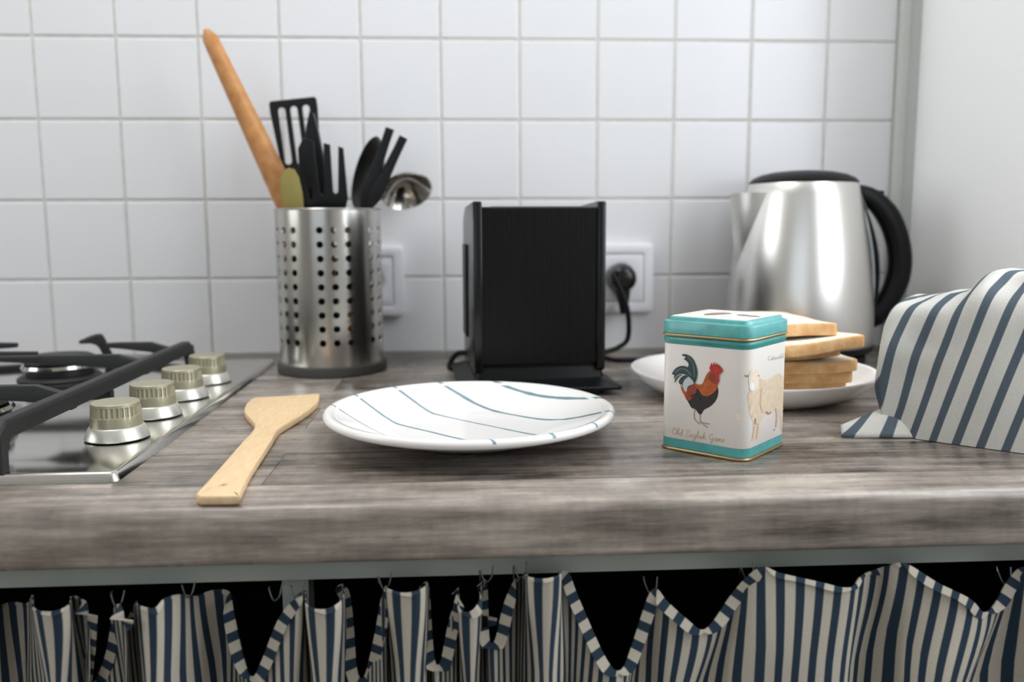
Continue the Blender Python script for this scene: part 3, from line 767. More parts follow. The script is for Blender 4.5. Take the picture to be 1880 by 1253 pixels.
# black spoon: deep oval bowl seen from the side
def bowl_mesh(rx, ry, depth, th=0.0015, n=28, m_=8):
    bm = bmesh.new(); rings = []
    for side in (0, 1):
        for k in range(m_+1):
            t = k/m_ if side == 0 else 1-k/m_
            f = t; z = -depth*(1-f**2.2)
            e = 0 if side == 0 else -th
            if f < 1e-6: rings.append([bm.verts.new((0, 0, z+e))])
            else: rings.append([bm.verts.new(((rx+(0 if side == 0 else th))*f*math.cos(2*math.pi*i/n), (ry+(0 if side == 0 else th))*f*math.sin(2*math.pi*i/n), z+e)) for i in range(n)])
    for A, B in zip(rings, rings[1:]):
        for i in range(n):
            i2 = (i+1) % n
            if len(A) == 1: bm.faces.new((A[0], B[i], B[i2]))
            elif len(B) == 1: bm.faces.new((A[i], B[0], A[i2]))
            else: bm.faces.new((A[i], B[i], B[i2], A[i2]))
    return bm
def spoon(name, label, cat, org, ctr, rot, rx, ry, depth, m, hw, attach):
    root = empty(name, org); tag(root, label, cat)
    o = finish(bowl_mesh(rx, ry, depth), 'bowl', m, root, 60)
    o.location = Vector(ctr)-Vector(org); o.rotation_euler = rot
    P = [np.zeros(3)]+[np.array(a)-np.array(org) for a in attach]
    tube('handle', catmull(P, 8), hw, m, root, 10)
    return root
c = on_y(671, 318, -0.086)
spoon('cooking_spoon', 'black rounded cooking spoon seen from its side behind the tongs', 'spoon', (PX-.004, PY+.012, FL+.006), c, (math.radians(78), math.radians(22), math.radians(-62)), 0.030, 0.044, 0.017, M_NYLON, .005,
      [(PX+.018, PY+.015, .10), (c[0]-.012, c[1]+.006, c[2]-.042)])
# tongs: two flat arms
def tongs():
    org = (PX-.020, PY-.014, FL+.006)
    root = empty('kitchen_tongs', org); tag(root, 'black kitchen tongs with two straight arms leaning right', 'tongs')
    for (px, py, dy, sp) in ((716, 236, -.006, -.003), (741, 252, -.008, .003)):
        tip = on_y(px, py, -0.118+dy)
        low = on_y(px-50 if px < 730 else px-64, 384, -0.118+dy)
        mid = np.array([PX-.016+sp, PY-.014+dy, .03])
        P = [mid-np.array(org), low-np.array(org), (low+tip)/2-np.array(org), tip-np.array(org)]
        tube('arm', catmull(P, 6), [.0030]*7+[.0085, .0090, .0085, .0075, .0068, .0062]+[.0058, .0054, .0052, .0050, .0050, .0050], M_NYLON, root, 8, squash=.35, power=.6)
    bm = bmesh.new(); bm_box(bm, -.010, .016, -.006, .006, .012, .030, .003); finish(bm, 'hinge', M_NYLON, root, 40)
tongs()
# steel ladle hanging out to the right at the back
c = on_y(746, 352, -0.048)
spoon('steel_ladle', 'polished steel ladle tipping out of the pot to the right', 'ladle', (PX-.010, PY+.020, FL+.006), (c[0], c[1]-.004, c[2]-.001), Vector((.20, -.60, -.77)).to_track_quat('Z', 'Y').to_euler(), 0.0315, 0.0325, 0.020, M_CHROME, .0042,
      [(PX+.020, PY+.034, .12), (PX+.035, PY+.038, .188), (PX+.044, PY+.047, .212), (c[0]-.029, c[1]+.002, c[2]+.006)])

# ------------------------------------------------------------------ toaster
TR = math.radians(4.0)
TO = empty('toaster', (0.0966, -0.2105, 0), TR); tag(TO, 'black ribbed toaster standing behind the striped plate', 'toaster')
TW, TD = 0.0660, 0.0700      # half width, half depth
tz0, tz1, tzp = 0.0325, 0.1868, 0.1930
def tprism(name, pts_yz, x0, x1, m, bev=.0015):
    bm = bmesh.new()
    A = [bm.verts.new((x0, y, z)) for y, z in pts_yz]; B = [bm.verts.new((x1, y, z)) for y, z in pts_yz]
    n = len(A)
    for k in range(n): bm.faces.new((A[k], A[(k+1) % n], B[(k+1) % n], B[k]))
    bm.faces.new(A[::-1]); bm.faces.new(B)
    bmesh.ops.recalc_face_normals(bm, faces=bm.faces)
    bmesh.ops.bevel(bm, geom=list(bm.edges), offset=bev, segments=2, profile=.5, affect='EDGES')
    return finish(bm, name, m, TO, 35)
side = [(-TD-.003, tz0-.007), (-TD-.003, tzp), (-TD+.004, tzp+.0004), (TD-.030, tzp-.003), (TD, tzp-.016), (TD, tz0-.015), (-TD+.02, tz0-.015)]
tprism('side_panel', side, -TW, -TW+.0085, M_BLACKGL)
tprism('side_panel', side, TW-.0085, TW, M_BLACKGL)
def toaster_core():
    bm = bmesh.new(); bm_box(bm, -TW+.0085, TW-.0085, -TD+.002, TD-.004, tz0-.014, tz1-.001, .002)
    return finish(bm, 'body', M_BLACKPL, TO, 40)
toaster_core()
# ribbed front: one corrugated sheet
def ribs():
    bm = bmesh.new(); nr = 44; x0, x1 = -TW+.0086, TW-.0086; wv = (x1-x0)/nr
    prof_ = []
    for k in range(nr):
        a = x0+k*wv
        for f, d in ((0, .0), (.12, .0), (.25, .0011), (.62, .0011), (.75, 0)): prof_.append((a+wv*f, -TD-.0005-d+.0011))
    prof_.append((x1, -TD+.0006))
    A = [bm.verts.new((x, y, tz0)) for x, y in prof_]; B = [bm.verts.new((x, y, tz1)) for x, y in prof_]
    C_ = [bm.verts.new((x, y+.004 if y < -TD else -TD+.004, tz1+.0012)) for x, y in prof_]
    for k in range(len(A)-1):
        bm.faces.new((A[k], A[k+1], B[k+1], B[k])); bm.faces.new((B[k], B[k+1], C_[k+1], C_[k]))
    return finish(bm, 'ribbed_front', mat('ribbed_black', srgb(11, 11, 11), 0.40, noise=.1, spec=.3), TO, 25)
ribs()
for yy in (-.028, .022):
    box('bread_slot', -TW+.02, TW-.02, yy-.013, yy+.013, tz1-.0012, tz1+.0022, mat('slot_dark', srgb(28, 27, 26), 0.3, 0.8, noise=.1), TO, .0008)
# plinth, flared tray and feet
def tray():
    bm = bmesh.new(); R = []
    for hx, hy, z in ((TW-.002, TD-.002, .0280), (TW-.001, TD+.001, .0170), (TW+.0002, TD+.003, .0155), (TW+.0140, TD+.0175, .0098), (TW+.0150, TD+.0180, .0088), (TW+.0145, TD+.0175, .0064), (TW-.002, TD-.006, .0064)):
        R.append([bm.verts.new((a, b, z)) for a, b in rrect(0, 0, hx, hy, .004, 3)])
    for A, B in zip(R, R[1:]):
        n = len(A)
        for k in range(n): bm.faces.new((A[k], A[(k+1) % n], B[(k+1) % n], B[k]))
    bm.faces.new(R[0]); bm.faces.new(R[-1][::-1])
    return finish(bm, 'base_tray', M_BLACKPL, TO, 30)
tray()
for sx in (-1, 1):
    for sy in (-1, 1):
        lathe('foot', [(0, 0), (.011, 0), (.012, .001), (.012, .0066), (0, .0066)], M_RUBBER, TO, 20, loc=(sx*(TW-.010), sy*(TD-.008), 0))
box('control_strip', -TW-.0022, -TW+.001, .010, .054, .050, .150, M_BLACKPL, TO, .001)
# cord and plug
def in_toaster(p):
    v = Matrix.Rotation(-TR, 4, 'Z') @ (Vector(p)-TO.location); return np.array(v)
pc = on_y(1145, 512, -0.040)
cord = [(0.140, -0.145, .024), (0.160, -0.120, .010), (0.180, -0.085, .0042), (0.203, -0.064, .0105), (0.2205, -0.060, .016), tuple(on_y(1153, 620, -0.058)), tuple(on_y(1152, 570, -0.062)), tuple(on_y(1138, 528, -0.060)), tuple(on_y(1126, 505, -0.055)), tuple(on_y(1132, 500, -0.045))]
tube('power_cord', [in_toaster(p) for p in catmull(cord, 8)], .0033, M_BLACKPL, TO, 10)
def plug():
    bm = bmesh.new()
    bm_tube(bm, [(0, 0, 0), (0, -.010, 0), (0, -.030, 0), (0, -.036, 0), (0, -.0385, 0)], [.0165, .0178, .0172, .0145, .0085], 28, ref=(0, 0, 1))
    bm_tube(bm, [(0, -.020, -.008), (.001, -.022, -.022), (.002, -.022, -.034), (.002, -.022, -.046)], [.012, .0095, .0065, .0045], 14, ref=(0, 1, 0))
    o = finish(bm, 'plug', M_BLACKGL, TO, 50)
    p = in_toaster((pc[0], -.008, pc[2])); o.location = p; o.rotation_euler = (0, 0, -TR)
plug()
tail = [on_z(846, 662, .02)*0+np.array((0.034, -0.130, .022)), np.array((0.018, -0.122, .020)), np.array((0.010, -0.124, .011)), np.array((0.009, -0.128, .0036)), np.array((0.022, -0.128, .0036))]
tube('spare_cord', [in_toaster(p) for p in catmull(tail, 6)], .0033, M_BLACKPL, TO, 8)

# ------------------------------------------------------------------ wall sockets
def socket(cx, cz, label):
    root = empty('wall_socket', (cx, 0, cz)); tag(root, label, 'socket')
    def fr_(p): return (p[0], -p[2], p[1])
    prism('frame', rrect(0, 0, .043, .045, .006), 0.0002, .011, M_SOCKET, root, [rrect(0, 0, .030, .032, .003)], fr_, .002, 40)
    prism('cover', rrect(0, 0, .0295, .0315, .003), 0.0002, .0095, M_SOCKET, root, [circle2(0, 0, .0195, 32)], fr_, .001, 40)
    bm = bmesh.new()
    bm_prism(bm, circle2(0, 0, .0194, 32), .0002, .002, [circle2(-.0095, 0, .0025, 10), circle2(.0095, 0, .0025, 10)], fr_)
    finish(bm, 'well', M_SOCKET, root, 40)
socket(0.2320, 0.1005, 'white wall socket with a black plug in it, right of the toaster')
socket(-0.0945, 0.0985, 'white wall socket half hidden behind the utensil pot')

# ------------------------------------------------------------------ kettle
KX, KY = 0.4350, -0.1000
KB = empty('kettle_base', (KX, KY, 0)); tag(KB, 'black round power base under the steel kettle', 'kettle base')
lathe('dock', [(0, 0), (.076, 0), (.0785, .002), (.0800, .009), (.0790, .0135), (.074, .0155), (0, .0158)], M_BLACKPL, KB, 64)
kc = [(KX-.070, KY-.03, .006), (KX-.095, KY-.035, .004), (KX-.14, KY-.05, .0036), (0.250, -0.092, .0036), (0.214, -0.085, .0036), (0.2030, -0.070, .0040), (0.190, -0.050, .0040), (0.165, -0.040, .0040)]
tube('power_cord', [np.array(p)-np.array((KX, KY, 0)) for p in catmull(kc, 8)], .0033, M_BLACKPL, KB, 8)
KE = empty('electric_kettle', (KX, KY, 0.016)); tag(KE, 'brushed steel electric kettle with black lid and handle', 'kettle')
z_ = lambda z: z-.016
kprof = [(.0, .0165), (.074, .0165), (.0800, .0170), (.0840, .0200), (.0862, .026), (.0868, .040), (.0862, .066), (.0845, .090), (.0818, .115), (.0785, .140), (.0745, .163), (.0700, .186), (.0660, .204), (.0632, .2165), (.0620, .2180), (.060, .2180), (.060, .2150), (0, .2150)]
lathe('body', [(r, z_(z)) for r, z in kprof], M_KETTLE, KE, 96, 40)
lathe('bottom_ring', [(.0855, z_(.0185)), (.0868, z_(.0195)), (.0874, z_(.0245)), (.0868, z_(.0265)), (.0850, z_(.0255))], M_BLACKPL, KE, 80, 40)
lathe('lid', [(.0608, z_(.2155)), (.0628, z_(.2180)), (.0632, z_(.2196)), (.0590, z_(.2238)), (.0500, z_(.2280)), (.0360, z_(.2312)), (.0180, z_(.2330)), (0, z_(.2334))], M_BLACKPL, KE, 80, 50)
# spout: a V-shaped beak on the left
def spout():
    bm = bmesh.new(); rows_ = 14; colsn = 9; G = []
    def rb(z):
        for (r0, a), (r1, b) in zip(kprof[3:], kprof[4:]):
            if a <= z <= b: return r0+(r1-r0)*(z-a)/(b-a)
        return .063
    for i in range(rows_+1):
        t = i/rows_; z = .118+(.2065-.118)*t
        half = math.radians(3+27*t**.9); row = []
        out = .0245*t**1.15
        for j in range(colsn):
            s = -1+2*j/(colsn-1)
            an = math.pi+half*s
            r = rb(z)-.0006+out*(1-abs(s))**0.8
            row.append(bm.verts.new((r*math.cos(an), r*math.sin(an), z_(z))))
        G.append(row)
    for A, B in zip(G, G[1:]):
        for k in range(colsn-1): bm.faces.new((A[k], A[k+1], B[k+1], B[k]))
    o = finish(bm, 'spout', M_KETTLE, KE, 60)
    md = o.modifiers.new('sheet', 'SOLIDIFY'); md.thickness = .0010; md.offset = 0; es = o.modifiers.new('split', 'EDGE_SPLIT'); es.split_angle = 0.7
    o.rotation_euler = (0, 0, math.radians(2))
spout()
# handle
hpts = [(.0640, .2085), (.0720, .2065), (.0880, .1985), (.1060, .1800), (.1180, .1560), (.1245, .1290), (.1230, .1020), (.1130, .0775), (.1010, .0600), (.0930, .0510), (.0880, .0460)]
hp_ = catmull([(a, 0, z_(b)) for a, b in hpts], 6)
hr = np.interp(np.linspace(0, 1, len(hp_)), [0, .1, .3, .6, .85, 1], [.0070, .0098, .0135, .0135, .0115, .0060])
tube('handle', hp_, list(hr), M_BLACKPL, KE, 20, ref=(0, 1, 0), squash=.95, power=.8)
def spine(off, r, m, name, sq=2.2):
    P = []
    for z in np.linspace(.2100, .0420, 14):
        rr = np.interp(z, [q[1] for q in kprof[3:14]], [q[0] for q in kprof[3:14]])
        bow = math.sin(math.pi*(.21-z)/(.168))
        P.append((rr+off*bow+.0006, 0, z_(z)))
    tube(name, P, r, m, KE, 10, ref=(0, 1, 0), squash=sq)
spine(.0010, .0030, M_BLACKGL, 'gauge_frame', 3.4)
spine(.0068, .0032, mat('clear_gauge', srgb(196, 202, 204), .15, noise=.05), 'water_gauge', 2.4)
spine(.0130, .0030, M_BLACKGL, 'handle_spine', 3.2)
box('switch', .083, .099, -.006, .006, z_(.2040), z_(.2095), M_BLACKPL, KE, .002, rot=None)

# ------------------------------------------------------------------ bread plate and slices
BX, BY = 0.3150, -0.2880
BP = empty('side_plate', (BX, BY, 0)); tag(BP, 'plain white plate under the stack of bread', 'plate')
lathe('body', [(r*1.07, z) for r, z in [(0, .0022), (.070, .0022), (.074, .0), (.079, .0002), (.088, .0040), (.098, .0095), (.107, .0165), (.1122, .0232), (.1132, .0250), (.1128, .0262), (.1115, .0262), (.1100, .0248), (.104, .0190), (.096, .0130), (.088, .0085), (.080, .0062), (.07, .0056), (0, .0055)]], M_PLATE, BP, 96, 60)

M_CRUMB = mat('white_bread_crumb', srgb(244, 238, 226), .95, noise=.10, nscale=220, bump=.8, bscale=500, col2=srgb(236, 226, 208), sss=.15)
def crust_mat():
    m = bpy.data.materials.new('toast_crust'); m.use_nodes = True
    nt = m.node_tree; b = nt.nodes['Principled BSDF']; N = nt.nodes.new; L = nt.links.new
    b.inputs['Roughness'].default_value = .75; b.inputs['Specular IOR Level'].default_value = .3
    tc = N('ShaderNodeTexCoord'); n = N('ShaderNodeTexNoise'); n.inputs['Scale'].default_value = 75; n.inputs['Detail'].default_value = 8
    L(tc.outputs['Object'], n.inputs[0])
    cr = N('ShaderNodeValToRGB'); e = cr.color_ramp.elements
    e[0].position = .3; e[0].color = srgb(214, 158, 100); e[1].position = .70; e[1].color = srgb(240, 200, 148)
    L(n.outputs['Fac'], cr.inputs[0]); L(cr.outputs[0], b.inputs['Base Color'])
    n2 = N('ShaderNodeTexNoise'); n2.inputs['Scale'].default_value = 320; L(tc.outputs['Object'], n2.inputs[0])
    bp = N('ShaderNodeBump'); bp.inputs['Strength'].default_value = .5; bp.inputs['Distance'].default_value = .001
    L(n2.outputs['Fac'], bp.inputs['Height']); L(bp.outputs[0], b.inputs['Normal'])
    return m
M_CRUST = crust_mat()
def slice_outline(hs, seed):
    rnd = random.Random(seed); out = []
    n = 72
    for k in range(n):
        a = 2*math.pi*k/n; c, s = math.cos(a), math.sin(a)
        p = 13.0; r = hs/((abs(c)**p+abs(s)**p)**(1/p))
        r *= 1+.010*math.sin(3*a+seed)+.008*math.sin(5*a+2*seed)
        # waist near the domed top of the loaf
        if s > .3: r *= 1-.05*math.exp(-((abs(c)-.86)/.10)**2)*(1 if s > .4 else .4)
        out.append((r*c, r*s))
    return out
def bread(z0, th, corner, rz, hs, seed, label, cut=None, tilt=(0, 0)):
    """corner = world xy of the slice's front right corner"""
    ca, sa = math.cos(rz), math.sin(rz)
    lx, ly = hs*.97, -hs*.97
    cx = corner[0]-(lx*ca-ly*sa); cy = corner[1]-(lx*sa+ly*ca)
    root = empty('bread_slice', (cx, cy, z0), rz); root.rotation_euler = (tilt[0], tilt[1], rz)
    tag(root, label, 'bread', 'bread slices stacked on the plate')
    out = slice_outline(hs, seed); n = len(out)
    def warp(x, y): return .0010*math.sin(x*55+seed)+.0010*math.sin(y*48+1.7*seed)
    # crumb block
    for nm, m, lev in (('crumb', M_CRUMB, [(.0, 0.0), (.90, 0.0), (.972, .0003)]), ('crust', M_CRUST, [(.965, .0002), (.992, .0007), (1.004, .0030)])):
        bm = bmesh.new(); rings = []
        seq = []
        if nm == 'crumb':
            seq = [(.0, 0), (.45, 0), (.90, 0), (.972, .0003), (.972, th-.0003), (.90, th), (.45, th), (0, th)]
        else:
            seq = [(.962, .0004), (.974, .0000), (.998, .0004), (1.004, .0014), (1.006, th*.5), (1.004, th-.0014), (.998, th-.0004), (.974, th), (.962, th-.0004)]
        for f, z in seq:
            if f == 0: rings.append([bm.verts.new((0, 0, z+warp(0, 0)+(.0006 if z > th/2 else 0)))]); continue
            rings.append([bm.verts.new((x*f, y*f, z+warp(x*f, y*f))) for x, y in out])
        for A, B in zip(rings, rings[1:]):
            for k in range(n):
                k2 = (k+1) % n
                if len(A) == 1: bm.faces.new((A[0], B[k], B[k2]))
                elif len(B) == 1: bm.faces.new((A[k], B[0], A[k2]))
                else: bm.faces.new((A[k], B[k], B[k2], A[k2]))
        if nm == 'crust':
            A, B = rings[-1], rings[0]
            for k in range(n): bm.faces.new((A[k], B[k], B[(k+1) % n], A[(k+1) % n]))
        finish(bm, nm, m, root, 60)
zz = .0068
D = math.radians
bread(.0070, .0058, (.362, -.352), D(12), .044, 9, 'thin end slice of bread at the very bottom of the stack')
bread(.0140, .0085, (.384, -.356), D(5), .046, 2, 'bread slice second from the bottom of the stack')
bread(.0235, .0110, (.386, -.362), D(7), .047, 3, 'bread slice third from the bottom, with a rough crumb side')
bread(.0355, .0110, (.389, -.366), D(11), .048, 4, 'bread slice in the middle of the stack, cut corner to the right')
bread(.0475, .0055, (.374, -.362), D(14), .047, 5, 'thin bread slice third from the top, set back under a wider one')
bread(.0550, .0115, (.391, -.374), D(22), .051, 6, 'wide bread slice second from the top, sticking out to the right', tilt=(0, D(-1.5)))
bread(.0690, .0115, (.366, -.374), D(9), .051, 7, 'topmost bread slice with its white crumb showing')

# ------------------------------------------------------------------ tea tin
TA, TF, TB = np.array((.1762, -.4931)), np.array((.2247, -.5391)), np.array((.2709, -.4969))
e1 = (TF-TA)/np.linalg.norm(TF-TA); ang = math.atan2(e1[1], e1[0])
SIDE = .0712; HS = SIDE/2; CR = .0095
tc_ = (TA+TB)/2+np.array((0.0002, .0004))
TIN = empty('tea_tin', (tc_[0], tc_[1], 0), ang); tag(TIN, 'square white and teal tin printed with a rooster and a sheep', 'tin')
M_TINW = mat('tin_white_print', srgb(232, 226, 219), .38, noise=.03, nscale=40, coat=.2)
M_TEAL = mat('tin_teal_print', srgb(86, 168, 166), .38, noise=.22, nscale=130, coat=.2)
M_TEALD = mat('tin_teal_dark', srgb(60, 146, 140), .38, noise=.2, nscale=130, coat=.2)
M_GOLD = mat('tin_gold_seam', srgb(178, 150, 106), .35, .7, noise=.1)
def sqlathe(name, prof_, m, n=6):
    bm = bmesh.new(); R = []
    for ins, z in prof_:
        R.append([bm.verts.new((a, b, z)) for a, b in rrect(0, 0, HS-ins, HS-ins, max(CR-ins, .002), n)])
    for A, B in zip(R, R[1:]):
        k_ = len(A)
        for k in range(k_): bm.faces.new((A[k], A[(k+1) % k_], B[(k+1) % k_], B[k]))
    bm.faces.new(R[0][::-1]); bm.faces.new(R[-1])
    return finish(bm, name, m, TIN, 35)
sqlathe('base_seam', [(.0012, 0), (-.0008, .0004), (-.0010, .0014), (-.0006, .0022), (.0006, .0024)], M_GOLD)
sqlathe('lower_band', [(.0005, .0022), (.0, .0026), (.0, .0092), (.0003, .0092)], M_TEAL)
sqlathe('wall', [(.0004, .0092), (.0001, .0093), (.0, .0095), (.0, .0812), (.0002, .0814), (.001, .0814)], M_TINW)
sqlathe('neck_band', [(.0003, .0813), (.0, .0816), (.0, .0828), (-.0006, .0838), (-.0008, .0852), (-.0002, .0866), (.0004, .0874), (.0012, .0876)], M_TEALD)
sqlathe('lid_seam', [(.0004, .0874), (-.0012, .0876), (-.0016, .0884), (-.0012, .0892), (.0, .0895)], M_GOLD)
sqlathe('lid', [(-.0004, .0893), (-.0010, .0896), (-.0010, .0972), (-.0004, .0984), (.0012, .0988), (.0026, .0990), (.0030, .0998), (.0036, .1012), (.0048, .1018), (.0056, .1019)], M_TEAL)
sqlathe('lid_top', [(.0050, .1015), (.0052, .10195), (.0060, .1021), (.0140, .1021)], M_TINW)
# printed pictures, laid onto the tin's wall
TINROT = np.array(((math.cos(ang), -math.sin(ang)), (math.sin(ang), math.cos(ang))))
def tin_hit(px, py, off):
    d = _ray(px, py); o = _C.copy()
    t = .45
    for _ in range(60):
        q = o+d*t; l = TINROT.T @ (q[:2]-tc_)
        dx, dy = abs(l[0])-(HS-CR), abs(l[1])-(HS-CR)
        sd = math.hypot(max(dx, 0), max(dy, 0))+min(max(dx, dy), 0)-CR-off
        t += sd*.95
        if abs(sd) < 1e-7: break
        if t > 1.0: return tin_hit(px-.5, py, off)
    q = o+d*t; l = TINROT.T @ (q[:2]-tc_)
    return Vector((l[0], l[1], q[2]))
def ztop_hit(px, py, z):
    q = on_z(px, py, z); l = TINROT.T @ (q[:2]-tc_); return Vector((l[0], l[1], q[2]))
ZS, ZX, ZY = 4.177, 1200.0, 560.0
def print_poly(bm, pts, off, mi, sub=2, hit=None, smooth=True):
    P = [(x, y) for x, y in pts]
    if smooth: P = [(p[0], p[1]) for p in catmull([(x, y, 0) for x, y in P], 3, True)]
    b2 = bmesh.new(); vv = [b2.verts.new((x, y, 0)) for x, y in P]
    es = [b2.edges.new((a, b)) for a, b in zip(vv, vv[1:]+vv[:1])]
    bmesh.ops.triangle_fill(b2, edges=es, use_beauty=True, use_dissolve=False)
    for _ in range(sub+3 if sub else 0):
        le = [e for e in b2.edges if e.calc_length() > 14]
        if not le: break
        bmesh.ops.subdivide_edges(b2, edges=le, cuts=1); bmesh.ops.triangulate(b2, faces=b2.faces)
    mp = {}
    for v in b2.verts:
        px, py = ZX+v.co.x/ZS, ZY+v.co.y/ZS
        mp[v.index if v.index >= 0 else id(v)] = None
    b2.verts.index_update()
    nv = [bm.verts.new(hit(ZX+v.co.x/ZS, ZY+v.co.y/ZS) if hit else tin_hit(ZX+v.co.x/ZS, ZY+v.co.y/ZS, off)) for v in b2.verts]
    for f in b2.faces:
        try:
            g = bm.faces.new([nv[v.index] for v in f.verts]); g.material_index = mi
        except ValueError: pass
    b2.free()
def ribbon(bm, pts, wd, off, mi, k=4):
    P = [np.array((p[0], p[1])) for p in catmull([(x, y, 0) for x, y in pts], k)] if len(pts) > 2 else [np.array(p, float) for p in pts]
    prev = None
    for i, p in enumerate(P):
        t = P[min(i+1, len(P)-1)]-P[max(i-1, 0)]; L_ = np.linalg.norm(t)
        if L_ < 1e-9: continue
        nrm = np.array((-t[1], t[0]))/L_*wd/2
        a = bm.verts.new(tin_hit(ZX+(p+nrm)[0]/ZS, ZY+(p+nrm)[1]/ZS, off)); b = bm.verts.new(tin_hit(ZX+(p-nrm)[0]/ZS, ZY+(p-nrm)[1]/ZS, off))
        if prev: g = bm.faces.new((prev[0], prev[1], b, a)); g.material_index = mi
        prev = (a, b)
INK = [mat('ink_black', srgb(40, 34, 34), .45, noise=.3, nscale=400), mat('ink_green', srgb(42, 66, 66), .45, noise=.4, nscale=300), mat('ink_orange', srgb(190, 92, 36), .45, noise=.35, nscale=260), mat('ink_red', srgb(190, 44, 38), .45, noise=.2, nscale=260), mat('ink_pale', srgb(188, 198, 204), .45, noise=.1), mat('ink_leg', srgb(176, 146, 134), .45, noise=.1), mat('ink_rust', srgb(150, 62, 34), .45, noise=.35, nscale=300), mat('ink_teal', srgb(88, 124, 122), .45, noise=.3, nscale=300)]
bm = bmesh.new(); O = .00012
print_poly(bm, [(218, 600), (228, 660), (250, 720), (275, 765), (290, 790), (322, 805), (350, 842), (368, 838), (388, 805), (432, 782), (470, 745), (490, 705), (497, 655), (480, 620), (430, 620), (340, 620), (300, 600), (250, 610)], O, 0)
print_poly(bm, [(206, 612), (222, 640), (250, 640), (300, 600), (345, 612), (375, 602), (402, 540), (432, 506), (470, 500), (496, 545), (494, 600), (488, 640), (462, 672), (412, 702), (372, 690), (345, 650), (318, 640), (300, 690), (282, 725), (258, 735), (232, 690), (212, 650)], 2*O, 2)
print_poly(bm, [(258, 640), (300, 605), (330, 640), (318, 690), (285, 728), (258, 735), (246, 700)], 3*O, 6)
print_poly(bm, [(440, 520), (470, 505), (494, 545), (492, 600), (470, 610), (440, 590), (415, 560)], 3*O, 6)
print_poly(bm, [(240, 570), (262, 552), (296, 575), (306, 606), (262, 626), (252, 668), (232, 650), (224, 606)], 4*O, 4)
print_poly(bm, [(218, 380), (250, 380), (292, 405), (320, 452), (334, 510), (330, 562), (312, 602), (296, 565), (286, 520), (262, 488), (268, 458), (256, 434), (232, 416), (246, 402), (222, 390)], 5*O, 1)
print_poly(bm, [(140, 530), (166, 490), (206, 470), (250, 474), (290, 503), (308, 552), (312, 596), (282, 562), (256, 542), (226, 530), (196, 532), (172, 546), (152, 572), (158, 540)], 6*O, 1)
print_poly(bm, [(205, 612), (192, 590), (208, 560), (240, 540), (262, 552), (236, 572), (222, 600)], 6*O, 1)
print_poly(bm, [(160, 600), (166, 566), (196, 540), (218, 536), (188, 556), (172, 580)], 6*O, 1)
ribbon(bm, [(165, 520), (205, 492), (250, 500), (290, 540)], 9, 7*O, 7)
ribbon(bm, [(262, 400), (296, 440), (312, 500), (312, 560)], 9, 7*O, 7)
print_poly(bm, [(428, 488), (434, 468), (450, 462), (466, 460), (486, 463), (502, 468), (524, 488), (528, 512), (506, 530), (500, 548), (502, 585), (488, 606), (478, 575), (472, 540), (450, 512), (434, 504)], 7*O, 3)
for x, y in ((444, 440), (463, 436), (482, 440), (500, 452)): print_poly(bm, [(x-2, y), (x+9, y+28), (x-9, y+28)], 7*O, 3, 0, None, False)
ribbon(bm, [(316, 800), (310, 850), (318, 880), (350, 915)], 8, 2*O, 5); ribbon(bm, [(354, 838), (358, 880), (362, 900), (430, 916)], 8, 2*O, 5); ribbon(bm, [(360, 898), (385, 920), (415, 944)], 7, 3*O, 5); ribbon(bm, [(362, 900), (345, 914)], 7, 3*O, 5)
ribbon(bm, [(286, 705), (310, 690), (335, 700), (355, 740)], 14, 4*O, 0)
finish(bm, 'rooster_print', INK, TIN, 0, recalc=False)
SH = [mat('ink_cream', srgb(222, 202, 176), .45, noise=.16, nscale=300), mat('ink_cream_light', srgb(232, 218, 200), .45, noise=.1, nscale=300), mat('ink_white', srgb(236, 236, 238), .45, noise=.05), mat('ink_grey', srgb(150, 128, 118), .45, noise=.2), mat('ink_tan', srgb(214, 178, 148), .45, noise=.15, nscale=300)]
bm = bmesh.new()
print_poly(bm, [(800, 600), (812, 562), (850, 580), (900, 562), (945, 530), (975, 532), (994, 562), (1000, 640), (998, 760), (992, 830), (985, 950), (974, 955), (970, 840), (942, 790), (905, 832), (880, 836), (852, 834), (832, 880), (815, 905), (800, 1020), (784, 1030), (792, 920), (780, 890), (770, 1028), (750, 1040), (764, 920), (740, 850), (726, 760), (722, 700), (740, 650)], O, 0)
print_poly(bm, [(735, 525), (760, 500), (792, 496), (810, 530), (806, 570), (806, 620), (790, 650), (768, 664), (748, 656), (735, 620), (728, 570)], 2*O, 1)
print_poly(bm, [(738, 600), (764, 596), (774, 630), (762, 656), (744, 654), (734, 630)], 3*O, 2)
ribbon(bm, [(698, 543), (715, 548), (732, 544)], 10, 2*O, 3); ribbon(bm, [(800, 540), (812, 548)], 8, 3*O, 3)
ribbon(bm, [(862, 820), (880, 836), (900, 822)], 12, 2*O, 3); ribbon(bm, [(938, 792), (948, 850), (940, 940)], 14, 2*O, 4); ribbon(bm, [(930, 955), (922, 965)], 8, 2*O, 3)
ribbon(bm, [(780, 870), (778, 920)], 10, 2*O, 3); ribbon(bm, [(775, 930), (762, 1030)], 12, 2*O, 4); ribbon(bm, [(805, 910), (792, 1025)], 11, 2*O, 4)
ribbon(bm, [(735, 780), (760, 860)], 14, 2*O, 4); ribbon(bm, [(830, 640), (820, 760), (840, 830)], 10, 2*O, 4)
print_poly(bm, [(626, 815), (650, 840), (690, 838), (680, 870), (640, 895), (628, 860)], O, 1)
finish(bm, 'sheep_print', SH, TIN, 0, recalc=False)
bm = bmesh.new(); zt = .10224
print_poly(bm, [(385, 72), (430, 64), (500, 60), (560, 60), (600, 66), (570, 70), (520, 73), (450, 77), (400, 78)], 0, 0, 0, lambda a, b: ztop_hit(a, b, zt))
